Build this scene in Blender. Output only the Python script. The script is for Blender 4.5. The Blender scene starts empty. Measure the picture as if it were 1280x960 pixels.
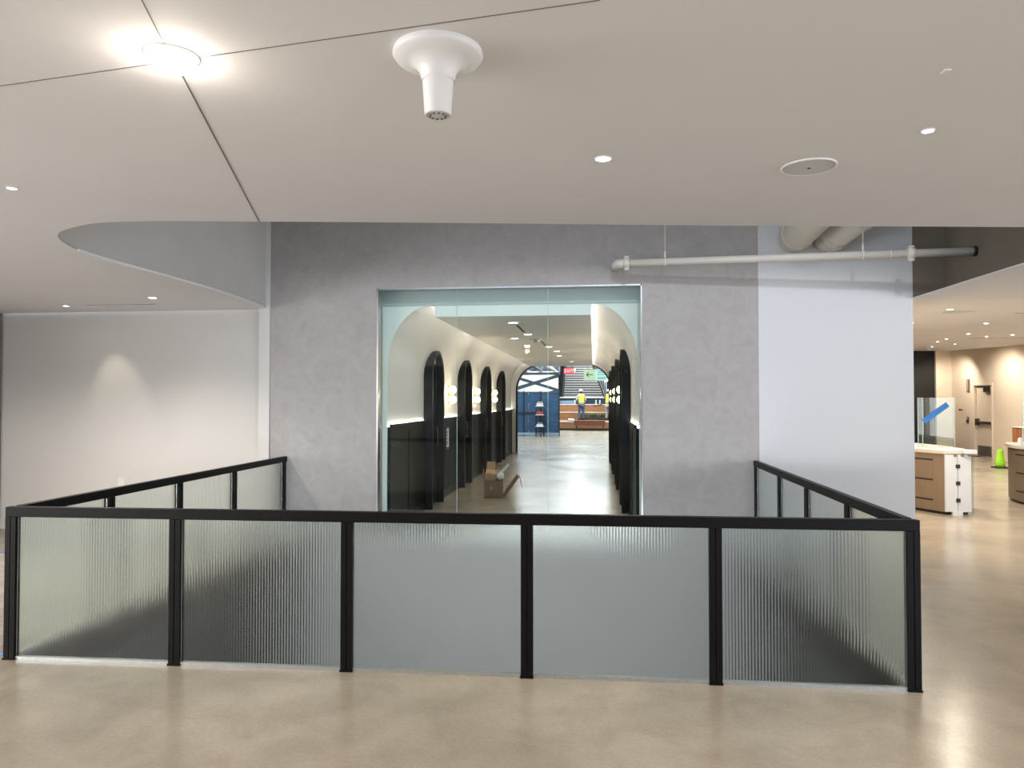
import bpy, bmesh, math, random
from mathutils import Vector, Matrix
random.seed(7)
PI = math.pi
SC = bpy.context.scene
COL = SC.collection

# ------------------------------------------------------------------ camera
FPX = 900.0
EYE = 1.71
TH = math.atan(102 / FPX)      # turned a little left of the corridor axis (+Y)
PH = math.atan(19 / FPX)       # tipped a little upward
cd = bpy.data.cameras.new('camera')
cd.sensor_width = 36.0
cd.lens = 36.0 * FPX / 1280.0
cd.clip_start = 0.05
cam = bpy.data.objects.new('camera', cd)
COL.objects.link(cam)
cam.location = (0, 0, EYE)
cam.rotation_euler = (PI / 2 + PH, 0, TH)
SC.camera = cam

# ------------------------------------------------------------------ materials
MATS = {}


def new_mat(name):
    m = bpy.data.materials.new(name)
    m.use_nodes = True
    nt = m.node_tree
    for n in list(nt.nodes):
        nt.nodes.remove(n)
    out = nt.nodes.new('ShaderNodeOutputMaterial')
    MATS[name] = m
    return m, nt, out


def pbr(name, col, rough=0.5, metal=0.0, var=0.0, scale=3.0, bump=0.0, bscale=60.0, spec=0.5, col2=None,
        stretch=(1, 1, 1), detail=6.0, rvar=0.0, trans=0.0, ior=1.45, coat=0.0):
    m, nt, out = new_mat(name)
    b = nt.nodes.new('ShaderNodeBsdfPrincipled')
    nt.links.new(b.outputs[0], out.inputs[0])
    b.inputs['Base Color'].default_value = (*col, 1)
    b.inputs['Roughness'].default_value = rough
    b.inputs['Metallic'].default_value = metal
    b.inputs['Specular IOR Level'].default_value = spec
    b.inputs['IOR'].default_value = ior
    b.inputs['Transmission Weight'].default_value = trans
    b.inputs['Coat Weight'].default_value = coat
    tc = nt.nodes.new('ShaderNodeTexCoord')
    mp = nt.nodes.new('ShaderNodeMapping')
    mp.inputs['Scale'].default_value = stretch
    nt.links.new(tc.outputs['Object'], mp.inputs[0])
    if var or col2:
        nz = nt.nodes.new('ShaderNodeTexNoise')
        nz.inputs['Scale'].default_value = scale
        nz.inputs['Detail'].default_value = detail
        nz.inputs['Roughness'].default_value = 0.6
        nt.links.new(mp.outputs[0], nz.inputs['Vector'])
        rp = nt.nodes.new('ShaderNodeValToRGB')
        rp.color_ramp.elements[0].position = 0.3
        rp.color_ramp.elements[1].position = 0.7
        c2 = col2 if col2 else tuple(min(1, c * (1 + var)) for c in col)
        c1 = col if col2 else tuple(c * (1 - var) for c in col)
        rp.color_ramp.elements[0].color = (*c1, 1)
        rp.color_ramp.elements[1].color = (*c2, 1)
        nt.links.new(nz.outputs[0], rp.inputs[0])
        nt.links.new(rp.outputs[0], b.inputs['Base Color'])
        if rvar:
            mr = nt.nodes.new('ShaderNodeMapRange')
            mr.inputs['From Min'].default_value = 0.3
            mr.inputs['From Max'].default_value = 0.7
            mr.inputs['To Min'].default_value = max(0.02, rough - rvar)
            mr.inputs['To Max'].default_value = rough + rvar
            nt.links.new(nz.outputs[0], mr.inputs[0])
            nt.links.new(mr.outputs[0], b.inputs['Roughness'])
    if bump:
        n2 = nt.nodes.new('ShaderNodeTexNoise')
        n2.inputs['Scale'].default_value = bscale
        n2.inputs['Detail'].default_value = 4
        nt.links.new(mp.outputs[0], n2.inputs['Vector'])
        bp = nt.nodes.new('ShaderNodeBump')
        bp.inputs['Strength'].default_value = bump
        bp.inputs['Distance'].default_value = 0.01
        nt.links.new(n2.outputs[0], bp.inputs['Height'])
        nt.links.new(bp.outputs[0], b.inputs['Normal'])
    return m


def emit(name, col, strength):
    m, nt, out = new_mat(name)
    e = nt.nodes.new('ShaderNodeEmission')
    e.inputs[0].default_value = (*col, 1)
    e.inputs[1].default_value = strength
    nt.links.new(e.outputs[0], out.inputs[0])
    return m


def thin_glass(name, tint, refl=1.0, rough=0.0):
    m, nt, out = new_mat(name)
    t = nt.nodes.new('ShaderNodeBsdfTransparent')
    t.inputs[0].default_value = (*tint, 1)
    g = nt.nodes.new('ShaderNodeBsdfGlossy')
    g.inputs['Roughness'].default_value = rough
    ge = nt.nodes.new('ShaderNodeNewGeometry')
    dt = nt.nodes.new('ShaderNodeVectorMath')
    dt.operation = 'DOT_PRODUCT'
    nt.links.new(ge.outputs['Normal'], dt.inputs[0])
    nt.links.new(ge.outputs['Incoming'], dt.inputs[1])
    def mth(op, x, y):
        n_ = nt.nodes.new('ShaderNodeMath')
        n_.operation = op
        for i_, q_ in enumerate((x, y)):
            if isinstance(q_, (int, float)):
                n_.inputs[i_].default_value = q_
            elif q_ is not None:
                nt.links.new(q_, n_.inputs[i_])
        return n_.outputs[0]
    c1 = mth('SUBTRACT', 1.0, mth('ABSOLUTE', dt.outputs['Value'], None))
    fz = mth('ADD', mth('MULTIPLY', mth('POWER', c1, 5.0), 0.96), 0.04)
    mu = nt.nodes.new('ShaderNodeMath')
    mu.operation = 'MULTIPLY'
    mu.inputs[1].default_value = refl
    mx = nt.nodes.new('ShaderNodeMixShader')
    nt.links.new(fz, mu.inputs[0])
    nt.links.new(mu.outputs[0], mx.inputs[0])
    nt.links.new(t.outputs[0], mx.inputs[1])
    nt.links.new(g.outputs[0], mx.inputs[2])
    nt.links.new(mx.outputs[0], out.inputs[0])
    return m


def concrete_floor():
    m, nt, out = new_mat('polished_concrete')
    L = nt.links.new
    b = nt.nodes.new('ShaderNodeBsdfPrincipled')
    L(b.outputs[0], out.inputs[0])
    tc = nt.nodes.new('ShaderNodeTexCoord')
    n1 = nt.nodes.new('ShaderNodeTexNoise')
    n1.inputs['Scale'].default_value = 0.9
    n1.inputs['Detail'].default_value = 4
    n1.inputs['Roughness'].default_value = 0.5
    L(tc.outputs['Object'], n1.inputs['Vector'])
    r1 = nt.nodes.new('ShaderNodeValToRGB')
    r1.color_ramp.elements[0].position = 0.25
    r1.color_ramp.elements[1].position = 0.75
    r1.color_ramp.elements[0].color = (0.275, 0.235, 0.180, 1)
    r1.color_ramp.elements[1].color = (0.50, 0.44, 0.352, 1)
    L(n1.outputs[0], r1.inputs[0])
    n3 = nt.nodes.new('ShaderNodeTexNoise')
    n3.inputs['Scale'].default_value = 3.2
    n3.inputs['Detail'].default_value = 5
    n3.inputs['Distortion'].default_value = 0.8
    L(tc.outputs['Object'], n3.inputs['Vector'])
    r3 = nt.nodes.new('ShaderNodeValToRGB')
    r3.color_ramp.elements[0].position = 0.3
    r3.color_ramp.elements[1].position = 0.6
    r3.color_ramp.elements[0].color = (0.86, 0.855, 0.845, 1)
    r3.color_ramp.elements[1].color = (1, 1, 1, 1)
    L(n3.outputs[0], r3.inputs[0])
    m3 = nt.nodes.new('ShaderNodeMixRGB')
    m3.blend_type = 'MULTIPLY'
    m3.inputs[0].default_value = 1
    L(r1.outputs[0], m3.inputs[1])
    L(r3.outputs[0], m3.inputs[2])
    n2 = nt.nodes.new('ShaderNodeTexNoise')
    n2.inputs['Scale'].default_value = 45
    n2.inputs['Detail'].default_value = 6
    L(tc.outputs['Object'], n2.inputs['Vector'])
    r2 = nt.nodes.new('ShaderNodeValToRGB')
    r2.color_ramp.elements[0].position = 0.35
    r2.color_ramp.elements[1].position = 0.65
    r2.color_ramp.elements[0].color = (0.90, 0.90, 0.90, 1)
    r2.color_ramp.elements[1].color = (1.0, 1.0, 1.0, 1)
    L(n2.outputs[0], r2.inputs[0])
    mx = nt.nodes.new('ShaderNodeMixRGB')
    mx.blend_type = 'MULTIPLY'
    mx.inputs[0].default_value = 1
    L(m3.outputs[0], mx.inputs[1])
    L(r2.outputs[0], mx.inputs[2])
    L(mx.outputs[0], b.inputs['Base Color'])
    mr = nt.nodes.new('ShaderNodeMapRange')
    mr.inputs['From Min'].default_value = 0.3
    mr.inputs['From Max'].default_value = 0.7
    mr.inputs['To Min'].default_value = 0.262
    mr.inputs['To Max'].default_value = 0.18
    L(n1.outputs[0], mr.inputs[0])
    L(mr.outputs[0], b.inputs['Roughness'])
    bp = nt.nodes.new('ShaderNodeBump')
    bp.inputs['Strength'].default_value = 0.03
    bp.inputs['Distance'].default_value = 0.004
    L(n2.outputs[0], bp.inputs['Height'])
    L(bp.outputs[0], b.inputs['Normal'])
    b.inputs['Specular IOR Level'].default_value = 0.5
    return m


def plank_floor():
    m, nt, out = new_mat('grey_plank')
    L = nt.links.new
    b = nt.nodes.new('ShaderNodeBsdfPrincipled')
    L(b.outputs[0], out.inputs[0])
    tc = nt.nodes.new('ShaderNodeTexCoord')
    br = nt.nodes.new('ShaderNodeTexBrick')
    br.inputs['Scale'].default_value = 1.0
    br.inputs['Brick Width'].default_value = 1.2
    br.inputs['Row Height'].default_value = 0.2
    br.inputs['Mortar Size'].default_value = 0.004
    br.inputs['Color1'].default_value = (0.26, 0.235, 0.205, 1)
    br.inputs['Color2'].default_value = (0.36, 0.33, 0.29, 1)
    br.inputs['Mortar'].default_value = (0.12, 0.11, 0.1, 1)
    L(tc.outputs['Object'], br.inputs['Vector'])
    mp = nt.nodes.new('ShaderNodeMapping')
    mp.inputs['Scale'].default_value = (1.5, 22, 1)
    L(tc.outputs['Object'], mp.inputs[0])
    nz = nt.nodes.new('ShaderNodeTexNoise')
    nz.inputs['Scale'].default_value = 1.5
    nz.inputs['Detail'].default_value = 6
    L(mp.outputs[0], nz.inputs['Vector'])
    rp = nt.nodes.new('ShaderNodeValToRGB')
    rp.color_ramp.elements[0].color = (0.55, 0.55, 0.55, 1)
    rp.color_ramp.elements[1].color = (1.2, 1.2, 1.2, 1)
    L(nz.outputs[0], rp.inputs[0])
    mx = nt.nodes.new('ShaderNodeMixRGB')
    mx.blend_type = 'MULTIPLY'
    mx.inputs[0].default_value = 1
    L(br.outputs[0], mx.inputs[1])
    L(rp.outputs[0], mx.inputs[2])
    L(mx.outputs[0], b.inputs['Base Color'])
    b.inputs['Roughness'].default_value = 0.4
    return m


def plaster():
    m, nt, out = new_mat('grey_plaster')
    L = nt.links.new
    b = nt.nodes.new('ShaderNodeBsdfPrincipled')
    L(b.outputs[0], out.inputs[0])
    tc = nt.nodes.new('ShaderNodeTexCoord')
    n1 = nt.nodes.new('ShaderNodeTexNoise')
    n1.inputs['Scale'].default_value = 4.5
    n1.inputs['Detail'].default_value = 9
    n1.inputs['Roughness'].default_value = 0.65
    n1.inputs['Distortion'].default_value = 1.4
    L(tc.outputs['Object'], n1.inputs['Vector'])
    r1 = nt.nodes.new('ShaderNodeValToRGB')
    r1.color_ramp.elements[0].position = 0.3
    r1.color_ramp.elements[1].position = 0.72
    r1.color_ramp.elements[0].color = (0.35, 0.332, 0.325, 1)
    r1.color_ramp.elements[1].color = (0.425, 0.405, 0.396, 1)
    L(n1.outputs[0], r1.inputs[0])
    L(r1.outputs[0], b.inputs['Base Color'])
    b.inputs['Roughness'].default_value = 0.45
    b.inputs['Specular IOR Level'].default_value = 0.35
    bp = nt.nodes.new('ShaderNodeBump')
    bp.inputs['Strength'].default_value = 0.12
    bp.inputs['Distance'].default_value = 0.01
    L(n1.outputs[0], bp.inputs['Height'])
    L(bp.outputs[0], b.inputs['Normal'])
    return m


M_FLOOR = concrete_floor()
M_PLANK = plank_floor()
M_PLASTER = plaster()
M_CEIL = pbr('ceiling_paint', (0.77, 0.76, 0.77), 0.75, var=0.015, scale=1.2, spec=0.25)
M_WHITE = pbr('white_wall_paint', (0.68, 0.665, 0.65), 0.7, var=0.012, scale=1.5, spec=0.25)
M_DAYLITWHITE = pbr('daylit_white_wall_paint', (0.66, 0.675, 0.71), 0.7, var=0.01, scale=1.5, spec=0.25)  # white paint with the bluish daylight put into its colour
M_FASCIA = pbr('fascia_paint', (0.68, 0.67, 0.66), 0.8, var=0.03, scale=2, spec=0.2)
M_FASCIASHADE = pbr('shaded_fascia_paint', (0.20, 0.17, 0.135), 0.8, var=0.03, scale=2, spec=0.2)  # fascia darkened in its colour to stand for shade
M_DARKWALL = pbr('dark_grey_wall_paint', (0.16, 0.155, 0.15), 0.7, var=0.05)
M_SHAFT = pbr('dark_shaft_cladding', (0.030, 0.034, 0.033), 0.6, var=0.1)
M_BEIGE = pbr('beige_wall_paint', (0.78, 0.68, 0.55), 0.7, var=0.015, spec=0.25)
M_SHELL = pbr('corridor_white_paint', (0.87, 0.845, 0.82), 0.55, var=0.01, spec=0.3)
M_MINT = pbr('mint_trim_paint', (0.84, 0.90, 0.87), 0.6, var=0.02)
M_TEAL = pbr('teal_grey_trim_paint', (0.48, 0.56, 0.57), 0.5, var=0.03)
M_WAINS = pbr('charcoal_wainscot_lacquer', (0.009, 0.011, 0.011), 0.42, var=0.15, scale=2, spec=0.12)
M_ARCH = pbr('charcoal_arch_steel', (0.011, 0.012, 0.014), 0.45, var=0.2, scale=6, spec=0.18)
M_ARCHGLASS = pbr('dark_booth_glass', (0.012, 0.016, 0.022), 0.06, spec=0.7, var=0.1)
M_FRAME = pbr('black_railing_steel', (0.004, 0.0034, 0.0038), 0.45, var=0.25, scale=8, spec=0.18)
M_STEEL = pbr('brushed_stainless', (0.55, 0.55, 0.55), 0.28, metal=1.0, var=0.08, scale=30, stretch=(1, 1, 0.1))
M_GLINT = pbr('bright_strip_metal', (0.50, 0.52, 0.52), 0.35, metal=0.85, var=0.1, scale=40)  # bright metal standing in for the glint under the glass
M_GLASS = thin_glass('window_glass', (0.955, 0.985, 0.975), 0.5)
M_GEDGE = pbr('green_glass_edge', (0.45, 0.68, 0.62), 0.15, var=0.03)
M_REED = pbr('reeded_glass', (0.91, 0.975, 0.945), 0.2, trans=1.0, ior=1.45, var=0.01, scale=2)
M_TGLASS = thin_glass('barrier_glass', (0.86, 0.93, 0.94), 1.0)
M_PIPE = pbr('ivory_pipe_paint', (0.72, 0.69, 0.63), 0.45, var=0.02)
M_DUCT = pbr('ivory_duct_paint', (0.66, 0.62, 0.54), 0.55, var=0.03)
M_PLASTIC = pbr('white_plastic', (0.80, 0.80, 0.81), 0.35, var=0.01)
M_GRILLE = pbr('pale_speaker_grille', (0.60, 0.61, 0.62), 0.6, var=0.06, scale=90)
M_BLACK = pbr('matte_black', (0.012, 0.012, 0.013), 0.5, var=0.1)
M_DARKSLOT = pbr('dark_slot', (0.03, 0.028, 0.026), 0.6, var=0.1)
M_SEAM = pbr('ceiling_joint_shadow_gap', (0.17, 0.155, 0.145), 0.8, var=0.05)
M_BRASS = pbr('brass', (0.62, 0.44, 0.20), 0.28, metal=1.0, var=0.05, scale=10)
M_CARD = pbr('brown_cardboard', (0.22, 0.14, 0.085), 0.75, var=0.12, scale=9)
M_CARD2 = pbr('tan_cardboard', (0.46, 0.315, 0.19), 0.75, var=0.1, scale=9)
M_PAPER = pbr('white_paper', (0.80, 0.79, 0.77), 0.7, var=0.04, scale=12)
M_BLUETAPE = pbr('blue_masking_tape', (0.035, 0.20, 0.62), 0.6, var=0.06, scale=20)
M_BRONZE = pbr('bronze_metal_panel', (0.25, 0.195, 0.145), 0.38, metal=0.55, var=0.06, scale=12, stretch=(1, 1, 0.2))
M_TOPW = pbr('cream_stone_top', (0.60, 0.56, 0.50), 0.35, var=0.03)
M_WHITEP = pbr('white_panel_lacquer', (0.60, 0.62, 0.65), 0.35, var=0.01)
M_WOODSLAT = pbr('red_brown_wood', (0.42, 0.17, 0.07), 0.5, var=0.25, scale=4, stretch=(6, 6, 0.6))
M_WOOD = pbr('honey_wood', (0.30, 0.15, 0.065), 0.5, var=0.25, scale=3, stretch=(0.6, 5, 5))
M_WOODD = pbr('dark_red_wood', (0.14, 0.042, 0.022), 0.5, var=0.2, scale=3, stretch=(0.6, 5, 5))
M_LIME = pbr('lime_plastic', (0.30, 0.72, 0.02), 0.45, var=0.04)
M_DOOR = pbr('beige_door_paint', (0.66, 0.565, 0.455), 0.5, var=0.015)
M_DARKSTEEL = pbr('dark_hardware_steel', (0.12, 0.11, 0.10), 0.35, metal=0.8, var=0.1)
M_KICK = pbr('brushed_kick_plate', (0.30, 0.29, 0.275), 0.4, metal=0.8, var=0.08, scale=20)
M_BLUEP = pbr('blue_film_panel', (0.02, 0.05, 0.11), 0.2, scale=2.2, col2=(0.03, 0.10, 0.20), detail=9)
M_LIFTBLUE = pbr('blue_grey_lift_steel', (0.05, 0.085, 0.12), 0.45, var=0.15)
M_NAVYGL = pbr('navy_glazing', (0.028, 0.05, 0.10), 0.12, var=0.3, scale=1.5)
M_PALEBLUE = pbr('pale_blue_glazing', (0.22, 0.33, 0.46), 0.3, var=0.15, scale=2)
M_TREAD = pbr('dark_stair_tread', (0.035, 0.026, 0.024), 0.5, var=0.1)
M_RISER = pbr('pale_stair_riser', (0.42, 0.41, 0.41), 0.6, var=0.06)
M_WHITEST = pbr('white_painted_steel', (0.70, 0.72, 0.74), 0.45, var=0.02)
M_HIVIS = pbr('hi_vis_yellow_fabric', (0.60, 0.70, 0.06), 0.8, var=0.06, scale=20)
M_REFLECT = pbr('silver_reflective_tape', (0.62, 0.62, 0.60), 0.4, var=0.05)
M_JEANS = pbr('blue_denim', (0.055, 0.095, 0.20), 0.85, var=0.15, scale=30)
M_GREYTROU = pbr('grey_trouser_fabric', (0.30, 0.31, 0.33), 0.85, var=0.1, scale=30)
M_SHIRT = pbr('grey_shirt_fabric', (0.42, 0.42, 0.42), 0.85, var=0.06, scale=30)
M_NAVY = pbr('navy_shirt_fabric', (0.03, 0.04, 0.09), 0.85, var=0.1, scale=30)
M_SKIN = pbr('skin', (0.45, 0.25, 0.17), 0.55, var=0.05, scale=12)
M_HAIR = pbr('dark_hair', (0.02, 0.014, 0.01), 0.6, var=0.2, scale=40)
M_BOOT = pbr('dark_boot_leather', (0.03, 0.022, 0.018), 0.55, var=0.1)
M_HAT = pbr('white_hard_hat', (0.82, 0.82, 0.80), 0.3, var=0.01)
M_LEAF = pbr('dark_green_leaf', (0.03, 0.085, 0.02), 0.5, var=0.3, scale=8)
M_SIGNG = emit('pale_green_sign_added_glow', (0.62, 0.82, 0.56), 0.75)  # sign face given an added glow so it reads bright
M_SIGNT = emit('pale_teal_sign_added_glow', (0.55, 0.92, 0.82), 0.85)  # text panel brightened by an added glow, like the arrow side
M_SIGNINK = pbr('dark_green_sign_ink', (0.02, 0.07, 0.05), 0.5, var=0.05)
M_SIGNINK2 = pbr('teal_sign_ink', (0.12, 0.36, 0.34), 0.5, var=0.05)
M_BLUEINK = pbr('blue_print_ink', (0.03, 0.09, 0.40), 0.5, var=0.05)
M_FARDARK = pbr('dark_exposed_ceiling_paint', (0.035, 0.04, 0.055), 0.8, var=0.2)
E_LAMP = emit('warm_lamp_lens', (1.0, 0.93, 0.80), 26)
E_BIG = emit('bright_lamp_lens', (1.0, 0.95, 0.86), 30)
E_CORR = emit('corridor_lamp_lens', (1.0, 0.95, 0.86), 9)
E_COOL = emit('cool_lamp_lens', (0.97, 0.98, 1.0), 22)
E_COVE = emit('cove_led_strip', (1.0, 0.90, 0.80), 10)
E_WAINS = emit('wainscot_led_strip', (1.0, 0.90, 0.80), 22)
E_GLOBE = emit('opal_globe_lit', (1.0, 0.88, 0.62), 7)
E_EXIT = emit('exit_sign_red_face', (1.0, 0.10, 0.12), 0.9)
E_EXITW = emit('exit_sign_white_letters', (1.0, 0.75, 0.75), 1.3)


# ------------------------------------------------------------------ mesh helpers
class MB:
    def __init__(self):
        self.v, self.f, self.s = [], [], []

    def add(self, vs, fs, smooth=False):
        o = len(self.v)
        self.v += [tuple(p) for p in vs]
        for f in fs:
            self.f.append([o + i for i in f])
            self.s.append(smooth)
        return self

    def box(self, x0, x1, y0, y1, z0, z1):
        vs = [(x, y, z) for z in (z0, z1) for y in (y0, y1) for x in (x0, x1)]
        return self.add(vs, [(0, 2, 3, 1), (4, 5, 7, 6), (0, 1, 5, 4), (2, 6, 7, 3), (0, 4, 6, 2), (1, 3, 7, 5)])

    def obox(self, c, size, rot):
        """box of a size about c turned by rot = (rx, ry, rz)"""
        mx = Matrix.Translation(c) @ (Matrix.Rotation(rot[2], 4, 'Z') @ Matrix.Rotation(rot[1], 4, 'Y') @ Matrix.Rotation(rot[0], 4, 'X'))
        a, b, d = (s / 2 for s in size)
        vs = [mx @ Vector((x, y, z)) for z in (-d, d) for y in (-b, b) for x in (-a, a)]
        return self.add(vs, [(0, 2, 3, 1), (4, 5, 7, 6), (0, 1, 5, 4), (2, 6, 7, 3), (0, 4, 6, 2), (1, 3, 7, 5)])

    def bar(self, p0, p1, w, h, up=(0, 0, 1)):
        p0, p1 = Vector(p0), Vector(p1)
        d = (p1 - p0).normalized()
        u = Vector(up)
        if abs(d.dot(u)) > 0.98:
            u = Vector((1, 0, 0))
        sx = d.cross(u).normalized() * (w / 2)
        sz = sx.cross(d).normalized() * (h / 2)
        vs = [p + a * sx + b * sz for p in (p0, p1) for a, b in ((-1, -1), (1, -1), (1, 1), (-1, 1))]
        return self.add(vs, [(0, 1, 2, 3), (7, 6, 5, 4), (0, 4, 5, 1), (1, 5, 6, 2), (2, 6, 7, 3), (3, 7, 4, 0)])

    def tube(self, pts, r, n=16, caps=True):
        pts = [Vector(p) for p in pts]
        rs = r if isinstance(r, (list, tuple)) else [r] * len(pts)
        vs = []
        prev = None
        for i, p in enumerate(pts):
            a = pts[max(0, i - 1)]
            b = pts[min(len(pts) - 1, i + 1)]
            d = (b - a).normalized()
            if prev is None:
                u = Vector((0, 0, 1)) if abs(d.z) < 0.9 else Vector((1, 0, 0))
                sx = d.cross(u).normalized()
            else:
                sx = (prev - d * prev.dot(d)).normalized()
            prev = sx
            sy = d.cross(sx)
            for k in range(n):
                t = 2 * PI * k / n
                vs.append(p + (sx * math.cos(t) + sy * math.sin(t)) * rs[i])
        fs = []
        for i in range(len(pts) - 1):
            for k in range(n):
                k2 = (k + 1) % n
                fs.append((i * n + k, i * n + k2, (i + 1) * n + k2, (i + 1) * n + k))
        self.add(vs, fs, True)
        if caps:
            o = len(self.v) - len(vs)
            self.f.append([o + k for k in range(n)][::-1])
            self.f.append([o + (len(pts) - 1) * n + k for k in range(n)])
            self.s += [False, False]
        return self

    def lathe(self, prof, n=32, c=(0, 0, 0), caps=True):
        """profile of (radius, z) about a vertical axis"""
        vs = [(c[0] + r * math.cos(2 * PI * k / n), c[1] + r * math.sin(2 * PI * k / n), c[2] + z) for r, z in prof for k in range(n)]
        fs = []
        for i in range(len(prof) - 1):
            for k in range(n):
                k2 = (k + 1) % n
                fs.append((i * n + k, i * n + k2, (i + 1) * n + k2, (i + 1) * n + k))
        self.add(vs, fs, True)
        if caps:
            o = len(self.v) - len(vs)
            self.f.append([o + k for k in range(n)][::-1])
            self.f.append([o + (len(prof) - 1) * n + k for k in range(n)])
            self.s += [False, False]
        return self

    def prism(self, poly, a0, a1, axis='z', smooth=False):
        """2D polygon extruded along an axis; poly coordinates are the other two axes in order"""
        def mk(p, a):
            return {'z': (p[0], p[1], a), 'y': (p[0], a, p[1]), 'x': (a, p[0], p[1])}[axis]
        n = len(poly)
        vs = [mk(p, a0) for p in poly] + [mk(p, a1) for p in poly]
        self.add(vs, [tuple(range(n))[::-1], tuple(range(n, 2 * n))])
        o = len(self.v) - 2 * n
        for i in range(n):
            j = (i + 1) % n
            self.f.append([o + i, o + j, o + n + j, o + n + i])
            self.s.append(smooth)
        return self

    def sphere(self, c, r, n=20, m=12, sc=(1, 1, 1)):
        vs = [(c[0], c[1], c[2] - r * sc[2])]
        for i in range(1, m):
            t = -PI / 2 + PI * i / m
            for k in range(n):
                p = 2 * PI * k / n
                vs.append((c[0] + r * sc[0] * math.cos(t) * math.cos(p), c[1] + r * sc[1] * math.cos(t) * math.sin(p), c[2] + r * sc[2] * math.sin(t)))
        vs.append((c[0], c[1], c[2] + r * sc[2]))
        fs = []
        for k in range(n):
            k2 = (k + 1) % n
            fs.append((0, 1 + k2, 1 + k))
            for i in range(m - 2):
                fs.append((1 + i * n + k, 1 + i * n + k2, 1 + (i + 1) * n + k2, 1 + (i + 1) * n + k))
            fs.append((1 + (m - 2) * n + k, 1 + (m - 2) * n + k2, len(vs) - 1))
        return self.add(vs, fs, True)

    def build(self, name, mat, parent=None, loc=None, rot=None, bevel=0.0, kind=None, label=None):
        me = bpy.data.meshes.new(name)
        me.from_pydata(self.v, [], self.f)
        bm = bmesh.new()
        bm.from_mesh(me)
        bmesh.ops.recalc_face_normals(bm, faces=bm.faces)
        bm.to_mesh(me)
        bm.free()
        if len(me.polygons) == len(self.s):
            me.polygons.foreach_set('use_smooth', self.s)
        me.materials.append(mat)
        me.update()
        o = bpy.data.objects.new(name, me)
        COL.objects.link(o)
        if parent:
            o.parent = parent
        if loc is not None:
            o.location = loc
        if rot is not None:
            o.rotation_euler = rot
        if bevel:
            b = o.modifiers.new('bevel', 'BEVEL')
            b.width = bevel
            b.segments = 2
            b.limit_method = 'ANGLE'
        if kind:
            o['kind'] = kind
        if label:
            o['label'] = label
        return o


def thing(name, label, cat, loc=(0, 0, 0), rz=0.0, group=None):
    o = bpy.data.objects.new(name, None)
    o.empty_display_size = 0.1
    COL.objects.link(o)
    o.location = loc
    o.rotation_euler = (0, 0, rz)
    o['label'] = label
    o['category'] = cat
    if group:
        o['group'] = group
    return o


def tag(o, label, cat, group=None):
    o['label'] = label
    o['category'] = cat
    if group:
        o['group'] = group
    return o


def struct(name, mb, mat, bevel=0.0, parent=None):
    o = mb.build(name, mat, parent, bevel=bevel)
    o['kind'] = 'structure'
    return o


def dup(root, loc, rz=None, label=None):
    """copy of a thing with copies of its parts and sub-parts"""
    r = root.copy()
    COL.objects.link(r)
    r.location = loc
    if rz is not None:
        r.rotation_euler = (0, 0, rz)
    if label:
        r['label'] = label
    for ch in list(root.children):
        c = ch.copy()
        COL.objects.link(c)
        c.parent = r
        for g in list(ch.children):
            d = g.copy()
            COL.objects.link(d)
            d.parent = c
    return r


def area(name, loc, aim, sx, sy, watts, col):
    l = bpy.data.lights.new(name, 'AREA')
    l.shape = 'RECTANGLE'
    l.size, l.size_y = sx, sy
    l.energy = watts
    l.color = col
    o = bpy.data.objects.new(name, l)
    COL.objects.link(o)
    o.location = loc
    o.rotation_euler = (Vector(aim) - Vector(loc)).to_track_quat('-Z', 'Y').to_euler()
    return o


def spot(name, loc, aim, watts, col, angle=100, blend=0.6, size=0.05):
    l = bpy.data.lights.new(name, 'SPOT')
    l.energy = watts
    l.color = col
    l.spot_size = math.radians(angle)
    l.spot_blend = blend
    l.shadow_soft_size = size
    o = bpy.data.objects.new(name, l)
    COL.objects.link(o)
    o.location = loc
    o.rotation_euler = (Vector(aim) - Vector(loc)).to_track_quat('-Z', 'Y').to_euler()
    return o


def point(name, loc, watts, col, size=0.05):
    l = bpy.data.lights.new(name, 'POINT')
    l.energy = watts
    l.color = col
    l.shadow_soft_size = size
    o = bpy.data.objects.new(name, l)
    COL.objects.link(o)
    o.location = loc
    return o


def smooth_path(pts, n=6):
    """Catmull-Rom through 2D points"""
    out = []
    for i in range(len(pts) - 1):
        p0 = pts[max(0, i - 1)]
        p1, p2 = pts[i], pts[i + 1]
        p3 = pts[min(len(pts) - 1, i + 2)]
        for k in range(n):
            t = k / n
            q = []
            for a in range(2):
                q.append(0.5 * (2 * p1[a] + (p2[a] - p0[a]) * t + (2 * p0[a] - 5 * p1[a] + 4 * p2[a] - p3[a]) * t * t
                                + (3 * p1[a] - p0[a] - 3 * p2[a] + p3[a]) * t ** 3))
            out.append(tuple(q))
    out.append(tuple(pts[-1]))
    return out


# ------------------------------------------------------------------ setting: hall around the floor opening
WALL_Y = 8.62
CZ = 2.85
XL, XR = -3.80, 1.84           # floor opening
WIN = (-2.655, 0.573, 0.04, 3.075)

f = MB()
f.prism([(-4.10, -7), (12, -7), (12, WALL_Y), (XR, WALL_Y), (XR, 4.535), (XL, 4.42), (XL, 8.7), (-4.10, 8.7)], -0.3, 0)
f.box(3.6, 12, WALL_Y, 25, -0.3, 0)
f.box(-2.9, 0.9, WALL_Y + 0.01, 22.9, -0.3, 0)
f.box(-14, 14, 22.9, 60, -0.3, 0)
struct('floor', f, M_FLOOR)
struct('floor_left', MB().box(-8.1, -4.10, -7, 8.9, -0.3, 0), M_PLANK)
struct('floor_lower', MB().box(-12, 8, -4, 9, -4.3, -4.0), M_DARKWALL)

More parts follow.
